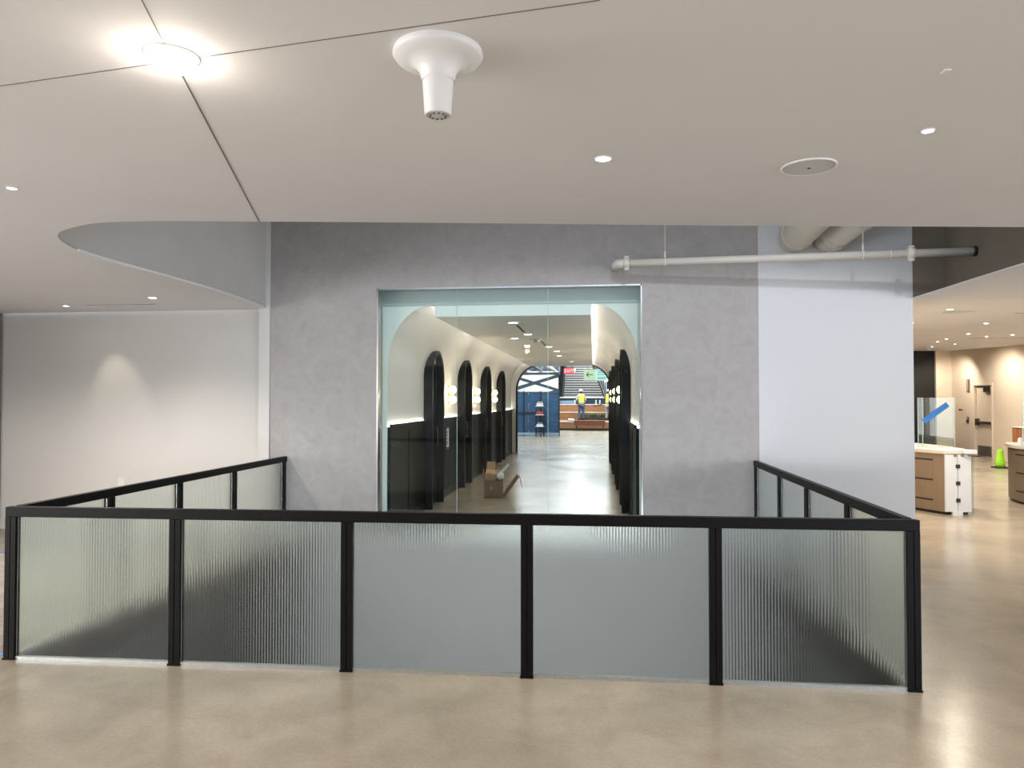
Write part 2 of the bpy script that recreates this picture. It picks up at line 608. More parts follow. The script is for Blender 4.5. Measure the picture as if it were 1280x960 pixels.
# back wall in grey plaster with the window opening, running on down through the floor opening
b = MB()
x0, x1, z0, z1 = WIN
b.box(-4.03, x0, WALL_Y, WALL_Y + 0.25, -4, 5.2)
b.box(x1, 1.905, WALL_Y, WALL_Y + 0.25, -4, 5.2)
b.box(x0, x1, WALL_Y, WALL_Y + 0.25, z1, 5.2)
b.box(x0, x1, WALL_Y, WALL_Y + 0.25, -4, z0)
struct('wall_back', b, M_PLASTER)
struct('wall_back_right', MB().box(1.905, 3.605, WALL_Y - 0.004, WALL_Y + 0.25, 0, 5.2), M_DAYLITWHITE)
struct('wall_back_left', MB().box(-8, -4.17, WALL_Y + 0.13, WALL_Y + 0.3, 0, 5.2), M_WHITE)
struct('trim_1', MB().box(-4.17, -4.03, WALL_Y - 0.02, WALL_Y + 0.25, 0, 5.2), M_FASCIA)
wl = MB().box(-8.0, -7.80, 2.6, WALL_Y + 0.1, 0, 2.95).box(-8.0, -7.80, -7, 2.6, 0, 0.4).box(-8.0, -7.80, -7, 2.6, 2.7, 2.95)
for yk in (-6.9, -4.6, -2.2, 0.2):  # unseen openings added to hold the left fill light
    wl.box(-8.0, -7.80, yk - 0.06, yk + 0.06, 0.4, 2.7)
struct('wall_left', wl, M_DARKWALL)
struct('baseboard_left', MB().box(-7.80, -4.18, WALL_Y + 0.115, WALL_Y + 0.13, 0, 0.09), M_WHITE)
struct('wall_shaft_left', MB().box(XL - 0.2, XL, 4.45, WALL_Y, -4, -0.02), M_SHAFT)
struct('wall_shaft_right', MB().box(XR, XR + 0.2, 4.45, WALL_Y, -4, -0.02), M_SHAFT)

# lowered ceiling with the rounded opening above the floor opening
hole = smooth_path([(3.60, 8.72), (3.60, 7.2), (3.61, 6.2), (3.58, 5.55), (3.35, 5.20), (2.83, 5.10), (1.8, 4.96), (0.83, 4.83), (-0.6, 4.61),
                    (-2.1, 4.39), (-3.02, 4.29), (-3.45, 4.41), (-3.72, 4.62), (-3.90, 5.0), (-3.955, 5.4), (-3.935, 6.0), (-3.925, 7.0),
                    (-4.0, 8.0), (-4.10, 8.72)], 5)
ceil = [(-8.1, -7), (12, -7), (12, 8.72)] + hole + [(-8.1, 8.72)]
struct('ceiling', MB().prism(ceil, CZ, CZ + 0.012), M_CEIL)
# the upstands round that opening: grey on the left, shade put into the colour on the right, low along the front
def ribbon(pts, z0, z1, off):
    m = MB()
    n = len(pts)
    outp = []
    for i, p in enumerate(pts):
        a, c = pts[max(0, i - 1)], pts[min(n - 1, i + 1)]
        d = Vector((c[0] - a[0], c[1] - a[1])).normalized()
        outp.append((p[0] + d.y * off, p[1] - d.x * off))
    vs = []
    for q in (pts, outp):
        for z in (z0, z1):
            vs += [(p[0], p[1], z) for p in q]
    fs = []
    for i in range(n - 1):
        A, B, C_, D = i, n + i, 2 * n + i, 3 * n + i
        fs += [(A, A + 1, B + 1, B), (C_, D, D + 1, C_ + 1), (A, C_, C_ + 1, A + 1), (B, B + 1, D + 1, D)]
    fs += [(0, n, 3 * n, 2 * n), (n - 1, 3 * n - 1, 4 * n - 1, 2 * n - 1)]
    return m.add(vs, fs, False)
k_r = 20
k_l = 52
struct('wall_void_right', MB().box(3.95, 4.05, 4.6, WALL_Y + 0.2, CZ + 0.02, 5.2), M_FASCIASHADE)
struct('wall_void_back', MB().box(3.606, 3.95, WALL_Y, WALL_Y + 0.2, CZ + 0.02, 5.2), M_FASCIASHADE)
struct('wall_void_front', ribbon(hole[k_r:k_l + 1], CZ + 0.002, CZ + 0.28, -0.10), M_FASCIA)
vl = ribbon(hole[k_l:], CZ + 0.002, 5.2, -0.10)
vl.s = [True] * len(vl.s)
struct('wall_void_left', vl, M_FASCIA)
struct('ceiling_upper', MB().box(-4.6, 4.2, 4.1, 8.9, 5.06, 5.25), M_FASCIA)
# thin plaster bead along the lip of the opening
struct('trim_2', ribbon(hole[66:-2], CZ - 0.010, CZ + 0.012, 0.012), M_CEIL)

# shadow-gap joints of the lowered ceiling
def seam(p, q, w):
    return MB().bar((p[0], p[1], CZ - 0.0005), (q[0], q[1], CZ - 0.0005), w, 0.003)
struct('trim_3', seam((-1.12, 1.45), (-1.385, 2.20), 0.003), M_SEAM)
struct('trim_4', seam((-1.40, 2.26), (-2.126, 4.375), 0.006), M_SEAM)
struct('trim_5', seam((-3.2, 2.526), (0.021, 2.048), 0.003), M_SEAM)

# right-hand hall
KS = (3.27 - CZ) / (24.6 - 8.72)
def rz_(y):
    return CZ + (y - 8.72) * KS
c2 = MB()
c2.add([(3.6, 8.72, CZ), (12, 8.72, CZ), (12, 24.8, rz_(24.8)), (3.6, 24.8, rz_(24.8)),
        (3.6, 8.72, CZ + .15), (12, 8.72, CZ + .15), (12, 24.8, rz_(24.8) + .15), (3.6, 24.8, rz_(24.8) + .15)],
       [(0, 1, 2, 3), (4, 7, 6, 5), (0, 4, 5, 1), (1, 5, 6, 2), (2, 6, 7, 3), (3, 7, 4, 0)])
struct('ceiling_right', c2, M_CEIL)
w = MB()
DY0, DY1, DZ = 22.28, 23.20, 2.12
w.box(11.45, 11.65, 6.4, DY0, 0, 3.35)
w.box(11.45, 11.65, -7, 6.4, 0, 0.4)
w.box(11.45, 11.65, -7, 6.4, 2.7, 3.0)
for yk in (-6.9, -4.7, -2.5, -0.3, 1.9, 4.1):  # unseen openings added for the right fill light
    w.box(11.45, 11.65, yk - 0.06, yk + 0.06, 0.4, 2.7)
w.box(11.45, 11.65, DY1, 24.8, 0, 3.35)
w.box(11.45, 11.65, DY0, DY1, DZ, 3.35)
struct('wall_right', w, M_BEIGE)
struct('wall_far_right', MB().box(11.05, 11.45, 24.6, 24.8, 0, 3.35), M_BEIGE)
struct('trim_6', MB().box(10.93, 11.05, 24.5, 24.7, 0, 3.3), M_BEIGE)
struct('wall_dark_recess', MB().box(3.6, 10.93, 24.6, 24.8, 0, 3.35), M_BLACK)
struct('wall_hall_left', MB().box(3.3, 3.604, WALL_Y + 0.25, 24.7, 0, 3.35), M_BEIGE)
# a shallow recessed bay of the right wall, nearer the camera than the door
struct('trim_7', MB().box(11.40, 11.45, 20.25, 20.9, 0, 2.62), M_BEIGE)
# behind the camera: solid ends with a wide band of windows between them
wb = MB()
wb.box(-8.1, 4.6, -7.2, -7, 0, 2.85)
wb.box(10.4, 12, -7.2, -7, 0, 2.85)
wb.box(4.6, 10.4, -7.2, -7, 0, 0.3)
wb.box(4.6, 10.4, -7.2, -7, 2.7, 2.85)
for xx in (6.05, 7.5, 8.95):
    wb.box(xx - 0.04, xx + 0.04, -7.2, -7, 0.3, 2.7)
struct('wall_front', wb, M_DARKWALL)

# ------------------------------------------------------------------ window into the corridor
win = bpy.data.objects.new('window_1', None)
COL.objects.link(win)
win['kind'] = 'structure'
fr = MB()
t = 0.018
YG = WALL_Y + 0.03
fr.box(x0, x0 + t, WALL_Y - 0.004, WALL_Y + 0.10, z0, z1)
fr.box(x1 - t, x1, WALL_Y - 0.004, WALL_Y + 0.10, z0, z1)
fr.box(x0, x1, WALL_Y - 0.004, WALL_Y + 0.10, z1 - t, z1)
fr.box(x0, x1, WALL_Y - 0.004, WALL_Y + 0.10, z0, z0 + t)
fr.build('window_frame', M_STEEL, win)
seams = [x0 + t, -1.655, -0.545, x1 - t]
for i in range(3):
    MB().box(seams[i] + 0.003, seams[i + 1] - 0.003, YG, YG + 0.012, z0 + t, z1 - t).build('window_pane', M_GLASS, win)
for xx in seams[1:3]:
    MB().box(xx - 0.002, xx + 0.002, YG, YG + 0.012, z0 + t, z1 - t).build('glass_joint', M_GEDGE, win)

# ------------------------------------------------------------------ corridor behind the window
CX0, CX1 = -2.62, 0.555
CY0, CY1 = 8.98, 22.8
CC = 2.755                     # flat ceiling
def cove_profile(xw, xi, zs, zt, n=14):
    return [(xw + (xi - xw) * (1 - math.cos(PI / 2 * k / n)), zs + (zt - zs) * math.sin(PI / 2 * k / n)) for k in range(n + 1)]
def shell(xw, xi, sgn):
    inner = [(xw, 0)] + cove_profile(xw, xi, 2.08, 2.89)
    outer = [(xi, 3.02), (xw - sgn * 0.14, 3.02), (xw - sgn * 0.14, 0)]
    m = MB().prism(inner + outer, CY0, CY1, 'y')
    return m
for nm, m in (('wall_corridor_left', shell(CX0, -2.06, 1)), ('wall_corridor_right', shell(CX1, -0.005, -1))):
    o = struct(nm, m, M_SHELL)
    for p in o.data.polygons:
        p.use_smooth = len(p.vertices) == 4
    o.data.update()
    e = o.modifiers.new('edge', 'EDGE_SPLIT')
    e.split_angle = math.radians(35)
cc = MB().box(-2.00, -0.03, CY0, CY1, CC, CC + 0.05)
cc.box(-1.90, -0.13, CY0, CY1, CC + 0.05, 2.96)
cc.box(-2.12, 0.06, CY0 + 0.01, CY1, 2.96, 3.02)
struct('ceiling_corridor', cc, M_SHELL)
for nm, xx in (('cove_light', -1.96), ('cove_light', -0.07)):
    o = MB().box(xx - 0.012, xx + 0.012, CY0 + 0.02, CY1 - 0.05, CC + 0.052, CC + 0.064).build(nm, E_COVE)
    o['kind'] = 'structure'
# front face of the corridor shell: pale mint trim with a teal band over it
face_in = [(CX0, 0)] + cove_profile(CX0, -2.06, 2.08, 2.89) + [(-2.06, 2.96), (-2.0, 2.96), (-2.0, CC + .001), (-0.03, CC + .001), (-0.03, 2.96), (-0.005, 2.96)] \
    + cove_profile(CX1, -0.005, 2.08, 2.89)[::-1] + [(CX1, 0)]
Lo = [(CX0 - 0.30, 0), (CX0 - 0.30, 2.93)]
face = [(CX1 + 0.30, 0), (CX1 + 0.30, 2.93), (CX0 - 0.30, 2.93), (CX0 - 0.30, 0)] + face_in
# the mint board stays clear of the cove pockets
face_in2 = [(CX0, 0)] + cove_profile(CX0, -2.06, 2.08, 2.89) + [(-2.005, 2.885), (-2.0, CC), (-0.03, CC), (-0.025, 2.885)] \
    + cove_profile(CX1, -0.005, 2.08, 2.89)[::-1] + [(CX1, 0)]
struct('trim_8', MB().prism([(CX1 + 0.30, 0), (CX1 + 0.30, 2.90), (CX0 - 0.30, 2.90), (CX0 - 0.30, 0)] + face_in2, CY0 - 0.03, CY0, 'y'), M_MINT)
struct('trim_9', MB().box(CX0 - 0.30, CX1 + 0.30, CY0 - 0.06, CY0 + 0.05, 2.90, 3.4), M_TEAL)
struct('trim_10', MB().box(CX0 - 0.30, CX0 - 0.28, WALL_Y + 0.25, CY0, 0, 3.4).box(CX1 + 0.28, CX1 + 0.30, WALL_Y + 0.25, CY0, 0, 3.4)
       .box(CX0 - 0.3, CX1 + 0.3, WALL_Y + 0.25, CY0, 3.4, 3.44), M_MINT)
# wall at the corridor's far end with its round-cornered opening
ex0, ex1, ez, er = -2.43, 0.535, 2.80, 0.80
inn = [(ex0, 0)]
for k in range(13):
    a = PI - PI / 2 * k / 12
    inn.append((ex0 + er + er * math.cos(a), ez - er + er * math.sin(a)))
for k in range(13):
    a = PI / 2 - PI / 2 * k / 12
    inn.append((ex1 - er + er * math.cos(a), ez - er + er * math.sin(a)))
inn.append((ex1, 0))
struct('wall_corridor_end', MB().prism([(CX1 + .3, 0), (CX1 + .3, 3.3), (CX0 - .3, 3.3), (CX0 - .3, 0)] + inn, CY1, CY1 + 0.25, 'y'), M_SHELL)
inn2 = []
er2 = er + 0.03
ring = [(ex0 - 0.03, 0)] + [(ex0 + er + er2 * math.cos(PI - PI / 2 * k / 12), ez - er + er2 * math.sin(PI - PI / 2 * k / 12)) for k in range(13)] \
    + [(ex1 - er + er2 * math.cos(PI / 2 - PI / 2 * k / 12), ez - er + er2 * math.sin(PI / 2 - PI / 2 * k / 12)) for k in range(13)] + [(ex1 + 0.03, 0)]
struct('trim_11', MB().prism(ring + inn[::-1], CY1 - 0.02, CY1 + 0.27, 'y'), M_ARCH)

# arched booth portals along both walls
PORT_Y = [11.40, 14.20, 17.02, 19.83]
PW, PT = 0.45, 2.49
def arch_pts(hw, top, n=20):
    zs = top - hw
    return [(-hw, 0)] + [(hw * math.cos(PI - PI * k / n), zs + hw * math.sin(PI - PI * k / n)) for k in range(n + 1)] + [(hw, 0)]
def make_portal(label):
    t_ = thing('arched_portal', label, 'portal', (CX0, PORT_Y[0], 0), 0, 'dark arched portals along the corridor')
    outer = arch_pts(PW, PT)
    inner = arch_pts(PW - 0.055, PT - 0.055)
    fr_ = MB().prism(outer + inner[::-1], 0.0, 0.14, 'x').build('arch_frame', M_ARCH, t_)
    for p in fr_.data.polygons:
        p.use_smooth = False
    dl = MB().prism(arch_pts(PW - 0.055, PT - 0.055), 0.0, 0.02, 'x').build('door_panel', M_WAINS, t_)
    g = [(y, z) for y, z in arch_pts(PW - 0.12, PT - 0.12)]
    g[0] = (g[0][0], 1.02)
    g[-1] = (g[-1][0], 1.02)
    MB().prism(g, 0.02, 0.026, 'x').build('door_glass', M_ARCHGLASS, dl, label='dark reflective glass')
    MB().tube([(0.026, 0.26, 0.95), (0.065, 0.26, 0.95), (0.065, 0.26, 1.25), (0.026, 0.26, 1.25)], 0.010, 8).build('door_handle', M_DARKSTEEL, dl)
    return t_
ords = ['nearest', 'second', 'third', 'farthest']
p0 = make_portal('dark arched portal on the left corridor wall, nearest to the window')
for i, py in enumerate(PORT_Y):
    if i:
        dup(p0, (CX0, py, 0), 0, 'dark arched portal on the left corridor wall, %s from the window' % ords[i] if i < 3
            else 'dark arched portal on the left corridor wall, farthest from the window')
    dup(p0, (CX1, py, 0), PI, ('dark arched portal on the right corridor wall, nearest to the window', 'dark arched portal on the right corridor wall, second from the window',
                               'dark arched portal on the right corridor wall, third from the window', 'dark arched portal on the right corridor wall, farthest from the window')[i])

# charcoal wainscot bays, lit along the top
WH = 1.385
bays = []
yy = CY0
for py in PORT_Y:
    bays.append((yy, py - PW - 0.002))
    yy = py + PW + 0.002
bays.append((yy, CY1))
tn = 12
for side in (0, 1):
    for (ya, yb) in bays:
        m = MB()
        X = lambda a: CX0 + a if side == 0 else CX1 - a
        def bx(a0, a1, *r):
            lo, hi = sorted((X(a0), X(a1)))
            m.box(lo, hi, *r)
        bx(0, 0.030, ya, yb, 0, WH - 0.03)
        bx(0.030, 0.042, ya, yb, 0, 0.14)
        bx(0.030, 0.038, ya, yb, WH - 0.10, WH - 0.03)
        bx(0.0235, 0.062, ya, yb, WH - 0.03, WH)
        nst = max(1, round((yb - ya) / 0.95))
        for k in range(nst + 1):
            c = ya + (yb - ya) * k / nst
            bx(0.030, 0.038, max(ya, c - 0.035), min(yb, c + 0.035), 0.14, WH - 0.10)
        o = struct('trim_%d' % tn, m, M_WAINS)
        tn += 1
        s_ = MB()
        lo, hi = sorted((X(0.008), X(0.020)))
        s_.box(lo, hi, ya + 0.01, yb - 0.01, WH - 0.03, WH - 0.012)
        s_.build('light_strip', E_WAINS, o)

# twin-globe wall sconces
def make_sconce(label):
    t_ = thing('wall_sconce', label, 'wall light', (CX0, 12.82, 1.79), 0, 'twin globe sconces in the corridor')
    MB().box(0, 0.018, -0.03, 0.03, -0.17, 0.17).build('back_plate', M_BRASS, t_, bevel=0.004)
    MB().tube([(0.018, 0, 0), (0.075, 0, 0)], 0.012, 10).tube([(0.075, 0, -0.03), (0.075, 0, 0.03)], 0.03, 14).build('arm', M_BRASS, t_)
    for s in (-1, 1):
        MB().sphere((0.085, 0, s * 0.088), 0.068, 18, 12, (1, 1, 1.05)).build('globe', E_GLOBE, t_, label='lit opal glass globe')
    return t_
sc0 = make_sconce('lit twin-globe sconce on the left wall between first and second arches')
for i, y in enumerate((12.82, 15.62, 18.45)):
    nxt = ('between first and second arches', 'between second and third arches', 'between third and farthest arches')[i]
    if i:
        dup(sc0, (CX0, y, 1.79), 0, 'lit twin-globe sconce on the left wall %s' % nxt)
    dup(sc0, (CX1, y, 1.79), PI, 'lit twin-globe sconce on the right wall %s' % nxt)
    for sx in (CX0 + 0.22, CX1 - 0.22):
        point('sconce_glow', (sx, y, 1.79), 6.5, (1.0, 0.85, 0.62), 0.07)

# ------------------------------------------------------------------ ceiling fittings
def make_downlight(name, label, cat, loc, r, lens, drop=0.0, group=None):
    t_ = thing(name, label, cat, loc, 0, group)
    MB().lathe([(r * 1.0, 0.0), (r * 1.0, -0.004), (r * 0.86, -0.006), (r * 0.80, -0.001)], 28, caps=False).lathe([(r, 0), (0.001, 0)], 28, caps=False).build('trim_ring', M_PLASTIC, t_)
    if drop:
        MB().lathe([(r * 0.80, -0.002), (r * 0.74, -drop * 0.5), (r * 0.5, -drop * 0.85), (r * 0.2, -drop), (0.001, -drop * 1.02)], 28, caps=False).build('lens', lens, t_)
    else:
        MB().lathe([(r * 0.80, -0.002), (r * 0.5, -0.003), (0.001, -0.003)], 28, caps=False).build('lens', lens, t_)
    return t_
WARM = (1.0, 0.88, 0.74)
NEUT = (1.0, 0.93, 0.84)
make_downlight('ceiling_lamp', 'large glowing dome ceiling lamp where the two ceiling joints cross', 'ceiling light', (-1.389, 2.226, CZ), 0.088, E_BIG, 0.055)
point('ceiling_lamp_glow', (-1.389, 2.226, CZ - 0.13), 1.5, (1.0, 0.90, 0.74), 0.05)
G = 'small downlights in the hall ceiling'
make_downlight('downlight', 'round flush downlight right of the hanging white sensor', 'downlight', (0.048, 3.413, CZ), 0.042, E_LAMP, 0, G)
make_downlight('downlight', 'small sparkling spotlight above the round ceiling speaker', 'downlight', (1.412, 3.21, CZ), 0.028, E_BIG, 0, G)
make_downlight('downlight', 'small sparkling spotlight at the far left of the near ceiling', 'downlight', (-3.117, 3.535, CZ), 0.028, E_COOL, 0, G)
make_downlight('downlight', 'tiny spotlight close above the left white wall', 'downlight', (-6.40, 8.10, CZ), 0.040, E_BIG, 0, G)
make_downlight('downlight', 'round flush downlight beside the curved ceiling opening, near left wall', 'downlight', (-4.916, 7.55, CZ), 0.052, E_LAMP, 0, G)
for x, y, wt in ((0.048, 3.413, 26), (1.412, 3.21, 26), (-3.117, 3.535, 26), (-4.916, 7.55, 16)):
    spot('downlight_beam', (x, y, CZ - 0.03), (x, y, 0), wt * 3, NEUT, 120, 0.9)
spot('wall_wash_beam', (-6.25, 8.15, CZ - 0.03), (-6.15, 8.75, 1.7), 14, (1.0, 0.90, 0.70), 46, 0.8, 0.04)

# hanging sensor: flared flange and tapered barrel
t_ = thing('ceiling_sensor', 'white trumpet-shaped sensor hanging from the ceiling', 'sensor', (-0.505, 2.30, CZ))
MB().lathe([(0.145, 0.0), (0.148, -0.012), (0.140, -0.024), (0.105, -0.032), (0.078, -0.044), (0.062, -0.064), (0.055, -0.090), (0.0535, -0.098)], 48, caps=False).build('flange', M_PLASTIC, t_)
MB().lathe([(0.052, -0.097), (0.051, -0.102), (0.044, -0.205), (0.041, -0.212), (0.036, -0.209)], 40, caps=False).build('barrel', M_PLASTIC, t_)
lens_ = MB().lathe([(0.037, -0.208), (0.030, -0.211), (0.001, -0.212)], 32, caps=False).build('sensor_lens', M_GRILLE, t_)
dots = MB()
for k in range(10):
    a = 2 * PI * k / 10
    dots.lathe([(0.0032, -0.2115), (0.0032, -0.2135)], 8, (0.026 * math.cos(a), 0.026 * math.sin(a), 0))
dots.build('vent_holes', M_BLACK, lens_)

def make_speaker(label, loc, r, mat):
    s_ = thing('ceiling_speaker', label, 'speaker', loc)
    MB().lathe([(r, 0), (r, -0.006), (r * 0.95, -0.009), (r * 0.93, -0.006)], 48, caps=False).build('rim', M_PLASTIC, s_)
    g_ = MB().lathe([(r * 0.94, -0.005), (r * 0.5, -0.008), (0.001, -0.009)], 48, caps=False).build('grille', mat, s_)
    MB().lathe([(0.008, -0.0085), (0.008, -0.0105), (0.001, -0.011)], 12, caps=False).build('badge', M_DARKSLOT, g_)
    return s_
make_speaker('round pale ceiling speaker near the ceiling edge, right of centre', (1.05, 3.645, CZ), 0.130, M_GRILLE)
tag(MB().box(-0.011, 0.011, -0.016, 0.016, -0.004, 0).build('ceiling_rectangle', M_PLASTIC, None, (1.219, 2.633, CZ), (0, 0, 0.1)),
    'tiny white rectangle on the ceiling at upper right', 'plate')  # small pale rectangle set flat under the ceiling
def slot(name, label, loc, ln, rz, wd=0.035):
    s_ = thing(name, label, 'air slot', loc, rz)
    MB().box(-ln / 2, ln / 2, -wd / 2, wd / 2, -0.003, 0).build('frame', M_CEIL, s_)
    MB().box(-ln / 2 + .01, ln / 2 - .01, -wd * 0.3, wd * 0.3, -0.0045, -0.002).build('slot_opening', M_DARKSLOT, s_)
    return s_
slot('linear_diffuser', 'thin linear air slot in the ceiling above the left white wall', (-5.65, 8.05, CZ), 0.9, 0.0)

# ceiling fittings of the right-hand hall
def rdown(x, y, label):
    o = make_downlight('downlight', label, 'downlight', (x, y, rz_(y)), 0.048, E_BIG, 0, 'downlights in the right-hand hall ceiling')
    return o
RL = [(4.62, 9.95, 'lone downlight in the right hall ceiling nearest the shaded fascia'),
      (6.38, 12.55, 'downlight in the right hall ceiling, nearest of the small cluster'),
      (7.50, 15.4, 'downlight in the right hall, second row, centre of the cluster'),
      (8.40, 16.5, 'downlight in the right hall, in front of the thin air slot'),
      (8.62, 15.95, 'downlight in the right hall ceiling, rightmost of the cluster'),
      (7.95, 17.3, 'downlight in the right hall, third row, centre of the cluster'),
      (8.30, 18.5, 'downlight in the right hall, fourth row, behind the cluster centre'),
      (9.35, 19.9, 'downlight in the right hall ceiling close to the door wall'),
      (5.10, 12.25, 'downlight peeping past the edge of the daylit white wall, upper'),
      (8.02, 19.3, 'downlight glowing beside the daylit white wall edge, above black recess'),
      (8.55, 20.6, 'downlight over the black recess at the far wall'),
      (9.45, 21.4, 'farthest downlight of the right hall, nearest the far corner')]
for i, (x, y, lb) in enumerate(RL):
    rdown(x, y, lb)
    if i % 2 == 0:
        spot('downlight_beam', (x, y, rz_(y) - 0.04), (x, y, 0), 250, WARM, 150, 0.9)
spot('wall_wash_beam', (10.55, 23.2, 3.1), (11.3, 24.2, 1.2), 110, WARM, 120, 0.8)  # added wash spot without a fitting, brightens the far corner
spot('wall_wash_beam', (10.35, 21.0, 3.1), (11.45, 21.5, 1.0), 130, WARM, 130, 0.8)  # second added wash, lifting the door wall
make_speaker('round ceiling speaker in the right hall beside the lone downlight', (4.90, 10.3, rz_(10.3) + 0.003), 0.23, M_GRILLE)
slot('linear_diffuser', 'thin dark air slot in the right hall ceiling by the picture edge', (6.25, 10.75, rz_(10.75) - 0.001), 1.0, 0.25)
slot('linear_diffuser', 'long thin air slot deep in the right hall ceiling', (9.0, 16.9, rz_(16.9) - 0.004), 1.6, 0.0)

# corridor ceiling fittings
G = 'downlights along the corridor ceiling'
CL = [(-1.09, 9.75, 'oblong corridor downlight, nearest to the window'), (-1.05, 11.55, 'oblong corridor downlight beyond the first black slot'),
      (-1.35, 12.3, 'small corridor downlight left of the smoke detector'), (-0.88, 14.3, 'corridor downlight beyond the second black slot'),
      (-0.80, 15.7, 'corridor downlight, fourth along the centre line'), (-0.82, 17.3, 'corridor downlight, fifth along the centre line'),
      (-0.60, 20.0, 'corridor downlight above the exit sign end')]
for x, y, lb in CL:
    make_downlight('downlight', lb, 'downlight', (x, y, CC), 0.085, E_CORR, 0, G)
for y in (12.5, 15.3, 18.2, 21):
    spot('downlight_beam', (-1.0, y, CC - 0.05), (-1.0, y, 0), 15, NEUT, 140, 0.9, 0.15)
slot('linear_slot', 'black linear slot between the two nearest corridor downlights', (-1.07, 10.6, CC), 1.1, PI / 2, 0.06)
slot('linear_slot', 'black linear slot further along the corridor past the smoke detector', (-0.93, 13.4, CC), 1.1, PI / 2, 0.06)
sd = thing('smoke_detector', 'grey round smoke detector on the corridor ceiling', 'detector', (-0.99, 12.35, CC))
MB().lathe([(0.11, 0), (0.11, -0.02), (0.095, -0.03), (0.07, -0.034)], 28, caps=False).build('base', M_GRILLE, sd)
MB().lathe([(0.07, -0.032), (0.065, -0.055), (0.04, -0.064), (0.001, -0.065)], 24, caps=False).build('sensing_chamber', M_STEEL, sd)

# ------------------------------------------------------------------ pipework in the opening
PYL = [(0.36, 8.30, 3.262), (0.80, 8.30, 3.272), (2.87, 8.05, 3.253), (3.46, 7.75, 3.195)]
pp = thing('sprinkler_pipe', 'long ivory sprinkler pipe running across above the window', 'pipe', (0, 0, 0))
A = Vector((0.36, 8.32, 3.268))
B = Vector((3.948, 7.943, 3.247))
MB().tube([A, B], 0.043, 20).build('pipe_run', M_PIPE, pp)
MB().tube([A + Vector((0.03, 0, 0)), A + Vector((-0.03, 0.005, 0)), A + Vector((-0.085, 0.05, 0)), A + Vector((-0.10, 0.12, 0)), A + Vector((-0.10, WALL_Y - 8.32, 0))], [0.050, 0.052, 0.054, 0.05, 0.046], 18).build('elbow', M_PIPE, pp)
def coupling(pos, dirv):
    dirv = dirv.normalized()
    c_ = MB().tube([pos - dirv * 0.035, pos - dirv * 0.034, pos + dirv * 0.034, pos + dirv * 0.035], [0.046, 0.060, 0.060, 0.046], 18).build('coupling', M_PIPE, pp)
    for sg in (-1, 1):
        q_ = pos + Vector((0, 0, sg * 0.066))
        MB().obox(q_, (0.05, 0.04, 0.03), (0, 0, 0)).tube([q_ + Vector((0, -0.05, 0)), q_ + Vector((0, 0.04, 0))], 0.008, 8).build('clamp_bolt', M_PIPE, c_)
D = B - A
coupling(A + Vector((0.02, 0, 0)), D)
coupling(A + D * 0.83, D)
MB().tube([B - D * 0.008, B - D * 0.0005], 0.054, 18).build('sleeve', M_BLACK, pp, label='black sleeve where the pipe enters the fascia')
for k, tt in enumerate((0.125, 0.70)):
    q = A + D * tt
    h = MB().tube([q + Vector((0, 0, 0.045)), (q.x, q.y, 5.06)], 0.007, 8).build('hanger_rod', M_PIPE, pp)
    dd = D.normalized() * 0.014
    MB().tube([q - dd, q + dd], 0.048, 18).tube([q + Vector((0, 0, 0.04)), q + Vector((0, 0, 0.12))], 0.012, 8).build('hanger_ring', M_PIPE, h)
q = A + D * 0.775
MB().tube([q - D * 0.002, q + D * 0.002], 0.0455, 18).build('pipe_band', M_PIPE, pp)

def duct(label, path, r, ringpos):
    d_ = thing('round_duct', label, 'duct', (0, 0, 0), 0, 'round ducts above the ceiling opening')
    P = [Vector(p) for p in path]
    fine = []
    for i in range(len(P) - 1):
        a, b_, c_, e_ = P[max(0, i - 1)], P[i], P[i + 1], P[min(len(P) - 1, i + 2)]
        for k in range(6):
            u = k / 6
            fine.append(0.5 * (2 * b_ + (c_ - a) * u + (2 * a - 5 * b_ + 4 * c_ - e_) * u * u + (3 * b_ - a - 3 * c_ + e_) * u ** 3))
    fine.append(P[-1])
    MB().tube(fine, r, 28).build('duct_body', M_DUCT, d_)
    for k in ringpos:
        a, b_ = fine[k], fine[k + 1]
        dv = (b_ - a).normalized()
        MB().tube([a - dv * 0.04, a - dv * 0.038, a + dv * 0.038, a + dv * 0.04], [r, r + 0.012, r + 0.012, r], 28).build('duct_collar', M_DUCT, d_)
    return d_
duct('ivory round duct, left of the pair above the pipe', [(2.31, 8.60, 3.58), (2.30, 8.42, 3.58), (2.34, 8.05, 3.63), (2.55, 7.72, 3.88), (2.74, 7.5, 4.4)], 0.175, [6])
duct('ivory round duct, right of the pair above the pipe', [(2.69, 8.60, 3.55), (2.70, 8.42, 3.56), (2.84, 8.1, 3.67), (3.03, 7.78, 3.88), (3.3, 7.4, 4.4)], 0.165, [6, 13])

